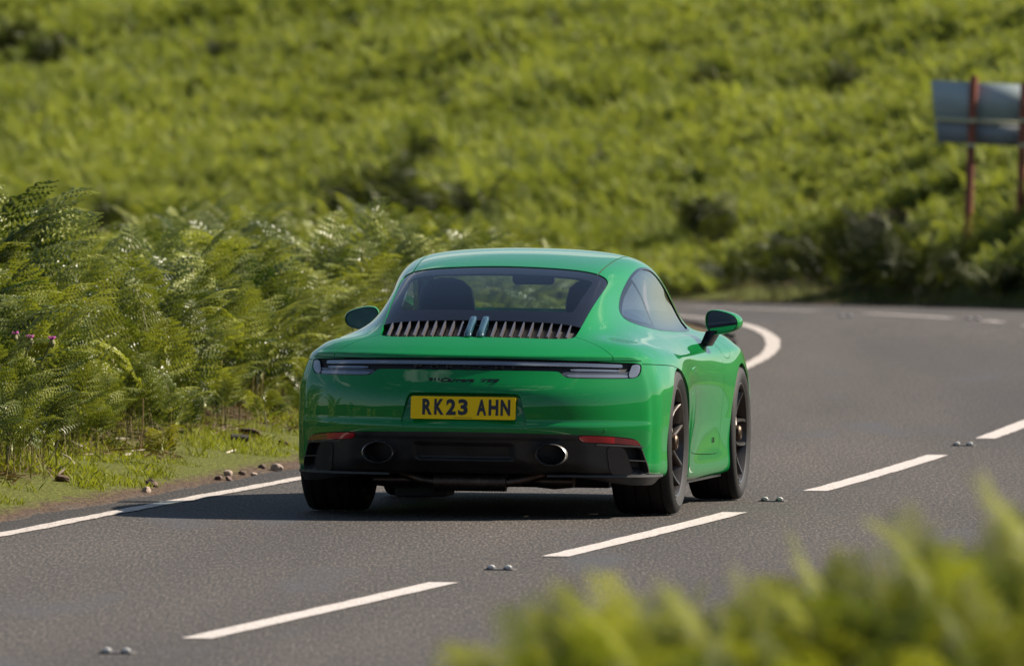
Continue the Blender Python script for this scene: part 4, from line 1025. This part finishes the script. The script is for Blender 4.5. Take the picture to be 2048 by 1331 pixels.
# ---- clumps for everything that reads as one mass
def clump(seed, detail, mats, n=6):
    rg = np.random.default_rng(seed); Vs = []; Fs = []; Ms = []; o = 0
    fr = FROND if detail else LOWF
    for k in range(n):
        me = fr[rg.integers(0, len(fr))]; m = len(me.vertices); v = np.empty(m*3); me.vertices.foreach_get('co', v); v = v.reshape(-1, 3)
        f = np.empty(len(me.polygons)*4, np.int32); me.loops.foreach_get('vertex_index', f); mm = np.empty(len(me.polygons), np.int32); me.polygons.foreach_get('material_index', mm)
        M = np.array(Matrix.Rotation(6.283*k/n+rg.normal(0, .4), 3, 'Z') @ Matrix.Rotation(rg.normal(0, .12), 3, 'X'))*rg.uniform(.8, 1.12)
        Vs.append(v@M.T+np.append(rg.normal(0, .07, 2), 0)); Fs.append(f.reshape(-1, 4)+o); Ms.append(mm); o += m
    me = mesh_np('clump', np.concatenate(Vs), np.concatenate(Fs), smooth=False)
    for q in mats: me.materials.append(q)
    me.polygons.foreach_set('material_index', np.concatenate(Ms)); return me
LOWF = [frond(.46, .56, 1.0, .5, 21, 10, False, .36), frond(.52, .60, 1.3, .5, 22, 10, False, .36), frond(.36, .54, 1.4, .6, 23, 9, False, .36), frond(.58, .48, .8, .4, 24, 9, False, .36)]
def scatter(name, pts, rots, scl, protos, label=None):
    """one object of kind stuff: points that carry copies of the clumps"""
    me = bpy.data.meshes.new(name); me.vertices.add(len(pts)); me.vertices.foreach_set('co', np.asarray(pts, float).ravel())
    a = me.attributes.new('rot', 'FLOAT_VECTOR', 'POINT'); a.data.foreach_set('vector', np.asarray(rots, float).ravel())
    a = me.attributes.new('scl', 'FLOAT', 'POINT'); a.data.foreach_set('value', np.asarray(scl, np.float32)); me.update()
    o = link(name, me); col = bpy.data.collections.new(name+'_kinds')
    for k, p in enumerate(protos): col.objects.link(bpy.data.objects.new(name+'_kind', p))
    ng = bpy.data.node_groups.new(name, 'GeometryNodeTree'); ng.interface.new_socket('Geometry', in_out='INPUT', socket_type='NodeSocketGeometry'); ng.interface.new_socket('Geometry', in_out='OUTPUT', socket_type='NodeSocketGeometry')
    gi = ng.nodes.new('NodeGroupInput'); go = ng.nodes.new('NodeGroupOutput'); ip = ng.nodes.new('GeometryNodeInstanceOnPoints'); ci = ng.nodes.new('GeometryNodeCollectionInfo')
    ci.inputs['Collection'].default_value = col; ci.inputs['Separate Children'].default_value = True; ci.inputs['Reset Children'].default_value = True
    ip.inputs['Pick Instance'].default_value = True
    ra = ng.nodes.new('GeometryNodeInputNamedAttribute'); ra.data_type = 'FLOAT_VECTOR'; ra.inputs['Name'].default_value = 'rot'
    sa = ng.nodes.new('GeometryNodeInputNamedAttribute'); sa.data_type = 'FLOAT'; sa.inputs['Name'].default_value = 'scl'
    er = ng.nodes.new('FunctionNodeEulerToRotation')
    L = ng.links.new; L(gi.outputs[0], ip.inputs['Points']); L(ci.outputs[0], ip.inputs['Instance']); L(ra.outputs[0], er.inputs[0]); L(er.outputs[0], ip.inputs['Rotation']); L(sa.outputs[0], ip.inputs['Scale']); L(ip.outputs[0], go.inputs[0])
    md = o.modifiers.new('scatter', 'NODES'); md.node_group = ng
    return tag(o, label, 'bracken', kind='stuff')
FULLC = [clump(30+k, True, (M_fern, M_stem), 5) for k in range(4)]
for q in FULLC: q.transform(Matrix.Scale(1/max(v.co.z for v in q.vertices), 4))
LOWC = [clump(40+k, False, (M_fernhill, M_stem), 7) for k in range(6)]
def rots_(n, rg, tilt=.12): return np.stack([rg.normal(0, tilt, n), rg.normal(0, tilt, n), rg.uniform(0, 6.28, n)], 1)
P = [(x, y, float(ground_z(x, y))-.02) for s, x, y in rest]; S_ = [bank_h(x, y, s)*rng.uniform(.82, 1.0) for s, x, y in rest]
scatter('bank_bracken', P, rots_(len(P), rng), S_, FULLC, 'dense green bracken filling the bank behind the left verge')
# ---- dark clumps added in place of shade between the bracken: where they stand
SHADE_SPOTS = []
for (px, py, w, h, lb) in ((760, 385, 125, 85, 'dark clump added for bracken shade straight above the rear-left roof corner of the car'), (835, 395, 70, 60, 'dark clump added for bracken shade just right of the largest one above the car roof'), (945, 415, 110, 90, 'dark clump added for bracken shade right above the car roof, lowest of the hillside clumps'), (905, 168, 60, 34, 'small dark clump added for bracken shade in the middle of the upper hillside'),
        (530, 412, 60, 34, 'small dark clump added for bracken shade above the bracken bank at the left'), (1690, 110, 95, 60, 'dark clump added for bracken shade high on the right of the hillside'), (1420, 116, 70, 38, 'small dark clump added for bracken shade on the upper hillside left of the highest one'), (1545, 530, 110, 130, 'dark clump added for bracken shade at the far verge above the inside of the bend'),
        (1640, 535, 120, 140, 'tall dark clump added for bracken shade at the far verge behind the bend'), (1745, 490, 110, 100, 'dark clump added for bracken shade set back from the far verge left of the sign'), (1855, 540, 110, 130, 'dark clump added for bracken shade at the far verge just left of the sign post'), (845, 258, 70, 36, 'dark clump added for bracken shade halfway up the hillside left of centre'), (680, 22, 60, 40, 'dark clump added for bracken shade at the top edge left of centre'), (1992, 575, 70, 70, 'dark clump added for bracken shade between the two sign posts at the verge'), (1420, 400, 46, 30, 'dark clump added for bracken shade halfway down the hillside right of the car'), (220, 375, 60, 30, 'dark clump added for bracken shade showing over the left bracken bank'), (110, 60, 80, 34, 'dark clump added for bracken shade near the top left corner'), (1190, 330, 40, 22, 'small dark clump added for bracken shade above the right side of the car roof'),
        (30, 25, 90, 40, 'dark clump added for bracken shade in the top left corner'), (440, 62, 60, 28, 'small dark clump added for bracken shade near the top edge above the left bracken bank'), (960, 22, 60, 34, 'dark clump added for bracken shade at the top edge at the middle'), (1130, 18, 50, 26, 'dark clump added for bracken shade at the top edge right of the middle'), (1480, 520, 70, 60, 'dark clump added for bracken shade at the far verge above the right mirror'), (640, 440, 60, 40, 'dark clump added for bracken shade behind the bracken left of the car roof')):
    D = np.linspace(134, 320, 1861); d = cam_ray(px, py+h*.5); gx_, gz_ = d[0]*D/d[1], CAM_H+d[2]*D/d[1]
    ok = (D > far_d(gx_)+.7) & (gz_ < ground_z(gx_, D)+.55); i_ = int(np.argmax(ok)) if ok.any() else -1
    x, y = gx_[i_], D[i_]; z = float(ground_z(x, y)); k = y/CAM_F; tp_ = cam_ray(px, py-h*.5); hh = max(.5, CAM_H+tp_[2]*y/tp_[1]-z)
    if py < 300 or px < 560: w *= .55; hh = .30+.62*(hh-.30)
    SHADE_SPOTS.append((x, y, z, w*k, hh, lb))
# inside of the bend and the hillside beyond
rg = np.random.default_rng(17)
def field(n, y0, y1, wmul, pad, pw=1.0):
    y = y0+rg.random(n)**pw*(y1-y0); hw = y*1024/CAM_F*wmul+pad; x = rg.uniform(-1, 1, n)*hw; return x, y
x, y = field(5200, 84, 172, 1.25, 2.5); sl, sr = road_side(x, y)
m = (sl > np.where(y < 130, 4.2, 1.2)) & (sr < 0); x, y = x[m], y[m]
h = (.50+.08*undul(x, y, 5))*rg.uniform(.85, 1.1, len(x))*np.interp(y, [85, 130, 150], [.85, .8, 1.0])
scatter('bend_bracken', np.stack([x, y, ground_z(x, y)-.03], 1), rots_(len(x), rg), h, LOWC, 'bracken covering the inside of the bend behind the near bank')
x, y = field(72000, 136, 262, 1.25, 2.5, 1.3); sl, sr = road_side(x, y); beyond = y-far_d(x)
gapn = undul(x*.8, y*.35+11, 3.2)+.55*undul(x+5, y*.5, 1.5)
m = (sr > .12) & (beyond > .05) & (sl < 0) & (gapn > -.80-.25*np.clip((beyond-4)/20, 0, 1)); 
for (bx, by, bz, bw, bh, lb) in SHADE_SPOTS: m &= ~((np.abs(x-bx) < bw*.5+.22) & (y > by-2.2) & (y < by+.6))
for px in (1932, 2036): m &= ~((np.abs(1024+x/y*CAM_F-px) < 34) & (y < 152.3))      # trodden gap in front of the sign posts
x, y, gapn, beyond = x[m], y[m], gapn[m], beyond[m]
h = (.56+.20*undul(x, y*.5, 4.0)+.10*undul(y*.7, x, 1.7)+.06*gapn)*rg.uniform(.8, 1.12, len(x))*np.interp(beyond, [0, .6, 2, 6], [.7, 1.0, 1.05, .95])*np.where(beyond < 9, np.interp(1024+x/y*CAM_F, [1450, 1750], [1, .72]), 1)
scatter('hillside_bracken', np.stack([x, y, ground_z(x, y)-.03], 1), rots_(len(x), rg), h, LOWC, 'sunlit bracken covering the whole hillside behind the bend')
# ---- out-of-focus bracken close to the camera at the lower right: each plant placed under the outline it makes
rg = np.random.default_rng(5)
FGF = [frond(.80, .36, .55, .4, 51, 13, True, .32, .42), frond(.74, .40, .75, .5, 52, 14, True, .32, .42), frond(.84, .32, .4, .3, 53, 12, True, .34, .42), frond(.72, .38, 1.0, .5, 54, 13, True, .34, .42)]
for f in FGF: f.materials.append(M_fernfg); f.materials.append(M_stem)
top = ([950, 1000, 1100, 1180, 1260, 1330, 1400, 1450, 1520, 1600, 1680, 1760, 1850, 1905, 1950, 2010, 2060, 2140], [1245, 1215, 1190, 1150, 1135, 1150, 1075, 1110, 1095, 1100, 1035, 1045, 1090, 1070, 960, 960, 950, 970])
FG = [(px, float(np.interp(px, *top))+28, 33.5+1.5*math.sin(px)) for px in range(1110, 2130, 30)]
FG += [(px, float(np.interp(px, *top))+95, 32) for px in range(1140, 2130, 42)]+[(px, float(np.interp(px, *top))+190, 31) for px in range(1160, 2130, 56)]
for (px, py, D) in FG:
    d = cam_ray(px, py+rg.normal(0, 10))*D; zt = CAM_H+d[2]; zg = float(ground_z(d[0], d[1])); h = max(.3, (zt-zg))
    fern(d[0], d[1], h, 'out-of-focus bracken plant close to the camera at the lower right', 'foreground bracken', rg, FGF, 5, z=zg-.02)
# ---- the added clumps themselves: bracken fronds coloured dark to stand for shade
SHADE_FRONDS = []
for f in LOWF: g = f.copy(); g.materials.clear(); g.materials.append(M_shade_leaf); g.materials.append(M_stem); SHADE_FRONDS.append(g)
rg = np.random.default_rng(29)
for (x, y, z, w, hh, lb) in SHADE_SPOTS:
    t = tag(link('shade_clump', None, None, None, (x, y, z-.05)), lb, 'bush', 'dark clumps added as hillside shade')
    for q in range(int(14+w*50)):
        me = SHADE_FRONDS[rg.integers(0, 4)]; o = link('shade_frond', me, None, t); s_ = hh/.80*rg.uniform(.70, 1.05)
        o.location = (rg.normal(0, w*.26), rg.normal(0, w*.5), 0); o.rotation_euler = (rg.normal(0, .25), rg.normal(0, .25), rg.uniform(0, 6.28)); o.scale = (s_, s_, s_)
# ---- grass on the verge
rg = np.random.default_rng(23)
n = 170000; y = 62+rg.random(n)**1.1*52; s = .16+rg.random(n)*1.7; x = edge_x(y)-.30-s/.985
pat = undul(x*1.3, y*.5, 1.4)+.7*undul(x+3, y, .55); keep = (pat > -.30+.9*np.exp(-((s-.16)/.12)**2)-.0) & (1024+x/y*CAM_F > -120) & (rg.random(n) < np.interp(s, [.16, .3, 1.0, 1.8], [.4, 1, .9, .25]))
x, y, s = x[keep], y[keep], s[keep]; n = len(x); z = ground_z(x, y)
hgt = rg.gamma(2.6, .0095, n)*(1+.5*undul(x, y*.4, 1.1))+.012; ang = rg.uniform(0, 6.28, n); ln = rg.normal(0, .45, (n, 2))*hgt[:, None]; w = rg.uniform(.0022, .0042, n)
b = np.stack([x, y, z-.005], 1); dx = np.stack([np.cos(ang), np.sin(ang), 0*ang], 1)*w[:, None]
Vv = np.stack([b-dx, b+dx, b+np.stack([ln[:, 0]*.4+dx[:, 0]*.6, ln[:, 1]*.4+dx[:, 1]*.6, hgt*.6], 1), b+np.stack([ln[:, 0], ln[:, 1], hgt], 1)], 1).reshape(-1, 3); i4 = np.arange(n)[:, None]*4
M_grass = leaf_mat('verge_grass', (.11, .14, .018), (.235, .25, .040), .4, spec=.2)
gme = mesh_np('verge_grass', Vv, np.concatenate([i4+np.array([[0, 1, 2]]), i4+np.array([[0, 2, 3]])]), smooth=False)
tag(link('verge_grass', gme, M_grass), 'short green grass growing along the left verge', 'grass', kind='stuff')
# ---- dead bracken litter along the foot of the bank
n = 9000; y = 64+rg.random(n)*46; s = .55+rg.gamma(2.2, .22, n); x = edge_x(y)-.30-s/.985; keep = undul(x*1.5, y*.6, 1.2) > -.25; x, y, s = x[keep], y[keep], s[keep]; n = len(x)
ln = rg.uniform(.02, .09, n); an = rg.uniform(0, 6.28, n); wd = rg.uniform(.002, .007, n); z = ground_z(x, y)+rg.uniform(.002, .03, n); c3 = np.stack([x, y, z], 1)
u3 = np.stack([np.cos(an), np.sin(an), rg.normal(0, .35, n)], 1)*ln[:, None]; v3 = np.stack([-np.sin(an), np.cos(an), rg.normal(0, .6, n)], 1)*wd[:, None]
Vl = np.stack([c3-u3-v3*.4, c3-u3+v3*.4, c3+v3, c3+u3, c3-v3], 1).reshape(-1, 3); i5 = np.arange(n)[:, None]*5
M_lit = leaf_mat('dead_bracken', (.06, .035, .018), (.36, .25, .14), .15, nscale=40, wt=.1)
tag(link('bracken_litter', mesh_np('bracken_litter', Vl, np.concatenate([i5+np.array([[0, 1, 2]]), i5+np.array([[0, 2, 4]]), i5+np.array([[2, 3, 4]])]), smooth=False), M_lit), 'brown dead bracken litter at the foot of the left bank', 'litter', kind='stuff')
# ---- stones, clods, sticks
M_stone = simple('roadside_stone', (.33, .25, .20), .85, noise=.35, nscale=25, bump=.4); M_dstone = simple('dark_stone', (.12, .075, .06), .85, noise=.35, nscale=25, bump=.4); M_soil = simple('turned_earth', (.075, .045, .03), .95, noise=.5, nscale=30, bump=.8)
def rock(name, px, py, size, mat, label, cat, seed, flat=.7, sub=3):
    x, y, z = on_ground(px, py); r = np.random.default_rng(seed); bm = bmesh.new(); bmesh.ops.create_icosphere(bm, subdivisions=sub, radius=1)
    D_ = r.normal(0, 1, (7, 3)); D_ /= np.linalg.norm(D_, axis=1, keepdims=True); cutd = r.uniform(.55, .9, 7)
    for v in bm.verts:
        c = np.array(v.co)
        for d, k in zip(D_, cutd):
            e = c@d-k
            if e > 0: c = c-d*e*.85
        c += .05*np.sin(c[[1, 2, 0]]*7+seed)
        v.co = c*np.array([1, .9, flat])
    me = bpy.data.meshes.new(name); bm.to_mesh(me); bm.free(); me.transform(Matrix.Scale(size/2, 4)); me.polygons.foreach_set('use_smooth', np.full(len(me.polygons), sub > 2))
    return tag(link(name, me, mat, None, (x, y, z+size*flat*.28), (r.normal(0, .2), r.normal(0, .2), r.uniform(0, 6))), label, cat)
for k, (px, py, sz, mt, lb) in enumerate((
    (303, 972, .085, M_dstone, 'dark stone behind a paler one on the left verge edge'), (293, 984, .070, M_stone, 'pale stone touching the gravel, nearest of the verge stones'),
    (455, 951, .075, M_stone, 'tan rounded stone above two reddish stones on the verge'), (435, 959, .060, M_dstone, 'small reddish stone left of a flat one at the gravel edge'),
    (457, 961, .060, M_dstone, 'flat reddish stone below the tan stone on the verge'), (484, 949, .055, M_dstone, 'dark stone between the tan stone and the white edge line'),
    (508, 952, .050, M_stone, 'thin pale stone lying flat by the gravel'), (553, 942, .095, M_stone, 'largest pale stone on the verge just left of the car'),
    (524, 936, .055, M_dstone, 'dark stone left of the largest pale stone'))):
    rock('stone', px, py, sz*.82, mt, lb, 'stone', 60+k)
for k, (px, py, sz, lb) in enumerate(((60, 940, .22, 'brown earth clod in the grass at the far left'), (125, 962, .17, 'dark earth clod below the bracken at the left'), (505, 872, .20, 'dark earth mound under the bracken left of the car'), (572, 890, .13, 'small earth mound beside the left flank of the car'))):
    rock('earth_clod', px, py, sz*.72, M_soil, lb, 'earth clod', 80+k, .35)
def stick(px, py, dx, dz, dy, r, mat, label):
    x, y, z = on_ground(px, py); p = [(0, 0, -.01), (dx*.5+.01, dy*.5, dz*.52), (dx, dy, dz)]
    tag(MB().tube(p, [r, r*.9, r*.6], 6).build('dead_stalk', mat, None, (x, y, z+r)), label, 'stalk')
for a in ((278, 908, .02, .30, .0, .006, M_dry, 'tall straw-coloured stalk standing beside the small yellow bracken'), (95, 925, .06, .12, .0, .005, M_dead, 'pale stalk leaning by the earth clods'), (150, 928, -.08, .05, .1, .006, M_dead, 'short bleached stick in the litter at the left'),
          (240, 905, .13, .01, .1, .005, M_dead, 'bleached stick lying flat left of the yellow bracken'), (440, 859, .10, .004, .1, .004, M_dead, 'thin pale stick lying on the grass under the bracken'), (480, 863, .055, .015, .0, .006, M_dead, 'short white stick beside the dark earth mound'), (535, 858, -.05, .12, .0, .005, M_dead, 'pale stalk leaning left of the car'), (452, 905, .05, .005, .2, .007, M_dead, 'bleached twig in the middle of the verge grass')):
    stick(*a)
lg = on_ground(478, 884)
tag(MB().lathe([(-.05, .001), (-.05, .024), (0, .027), (.05, .025), (.052, .001)], 14, 'X').build('cut_log', simple('dark_bark', (.035, .03, .026), .9, noise=.4, nscale=40, bump=.6), None, (lg[0], lg[1], lg[2]+.02), (0, R_(4), R_(12))), 'short dark log lying on the verge grass', 'log')
g_ = on_ground(325, 928); fern(g_[0], g_[1], .22, 'small yellow-green bracken plant alone on the grass verge', None, np.random.default_rng(3), [FROND_Y], 8, z=g_[2]-.02, lean=(.0, .25))
# ---- thistle in flower
M_thst = simple('thistle_stem', (.10, .10, .03), .7); M_bud = simple('thistle_bud', (.16, .15, .05), .7); M_flw = simple('thistle_flower', (.42, .06, .32), .6); M_thl = leaf_mat('thistle_leaf', (.06, .08, .02), (.12, .13, .04), .3)
xx, yy = -2.62, 79.2; zz = float(ground_z(xx, yy)); th = tag(link('thistle', None, None, None, (xx, yy, zz)), 'thistle with three pink flower heads among the left bracken', 'thistle')
for k, (px, py) in enumerate(((30, 668), (60, 676), (103, 679))):
    d = cam_ray(px, py)*yy/cam_ray(px, py)[1]; tp = Vector((d[0]-xx, 0, CAM_H+d[2]-zz)); tp.y = .05*(k-1)
    MB().tube([(0, 0, 0), (tp.x*.25, tp.y*.3, tp.z*.5), (tp.x*.8, tp.y*.8, tp.z*.85), tp], [.008, .007, .005, .004], 6).build('stem', M_thst, th)
    MB().lathe([(-.045, .001), (-.04, .012), (-.022, .019), (-.005, .014), (0, .011)], 12, 'Z', tuple(tp)).build('bud', M_bud, th)
    mb = MB()
    for q in range(26):
        a = q*2.4; r = .004+.013*(q/26)**.5; mb.tube([(tp.x+.4*r*math.cos(a), tp.y+.4*r*math.sin(a), tp.z-.006), (tp.x+r*math.cos(a)*1.3, tp.y+r*math.sin(a)*1.3, tp.z+.016)], .0022, 3)
    mb.build('flower', M_flw, th)
    for q in range(5):
        a = q*1.9+k; t = .35+.11*q; b0 = Vector((tp.x*t*.7, tp.y*t, tp.z*t)); d_ = Vector((math.cos(a), math.sin(a), .35)); s_ = Vector((-math.sin(a), math.cos(a), 0)); V = []; F = []
        for i in range(6): w = .022*math.sin(math.pi*(i+.4)/6)*(1.3 if i % 2 else .6); c = b0+d_*.028*i-Vector((0, 0, .004*i*i*.4)); V += [c-s_*w, c+s_*w]
        for i in range(5): F.append((2*i, 2*i+1, 2*i+3, 2*i+2))
        MB().add(V, F).build('leaf', M_thl, th)
# ================================================================== ROAD SIGN SEEN FROM BEHIND
M_spost = simple('rust_red_post', (.22, .060, .032), .7, noise=.35, nscale=9); M_sback = simple('grey_sign_back', (.33, .40, .42), .55, noise=.12, nscale=4); M_sback2 = simple('darker_sign_back', (.20, .225, .25), .55, noise=.12, nscale=4); M_clip = simple('galvanised_channel', (.46, .45, .30), .6)
SD = 152.5
def sp_(px, py, dy=0): d = cam_ray(px, py); d = d*(SD+dy)/d[1]; return Vector((d[0], d[1], d[2]+CAM_H))
org = sp_(1930, 600); org.z = float(ground_z(org.x, org.y)); sign = tag(link('road_sign', None, None, None, org), 'grey back of a road sign on two rust-red posts above the far verge', 'road sign')
pan = [sp_(*p) for p in ((1862, 160), (1870, 237), (2128, 251), (2128, 174))]; pan2 = [sp_(*p) for p in ((1870.5, 239), (1874, 284), (2128, 298), (2128, 253))]
for nm, c4, mt in (('sign_panel', pan, M_sback), ('sign_panel', pan2, M_sback2)):
    V = [p-org for p in c4]+[p-org+Vector((0, .006, 0)) for p in c4]
    MB().add(V, [(0,1,2,3),(7,6,5,4),(0,4,5,1),(1,5,6,2),(2,6,7,3),(3,7,4,0)]).build(nm, mt, sign)
for (a, b) in (((1872, 238), (2128, 252)),):
    A, B = sp_(*a, -.02)-org, sp_(*b, -.02)-org; d = (B-A); M = d.to_track_quat('X', 'Z').to_matrix().to_4x4()
    MB().box((0, 0, 0), (d.length, .025, .042)).build('channel', M_clip, sign).matrix_local = Matrix.Translation((A+B)/2) @ M
for (t, b) in (((1948, 154), (1929, 620)), ((2049, 168), (2034, 620))):
    T, B = sp_(*t, -.07)-org, sp_(*b, -.07)-org; pst = MB().tube([B, T], .040, 16).build('post', M_spost, sign, sharp=.7)
    MB().tube([T+Vector((0, 0, -.005)), T+Vector((0, 0, .012))], .043, 16).build('post_cap', M_spost, pst)
    for py in (241, 290):
        k = (py-t[1])/(b[1]-t[1]); c = T+(B-T)*k; MB().tube([c+Vector((0, 0, -.018)), c+Vector((0, 0, .018))], .046, 16).build('clip', M_clip, pst)
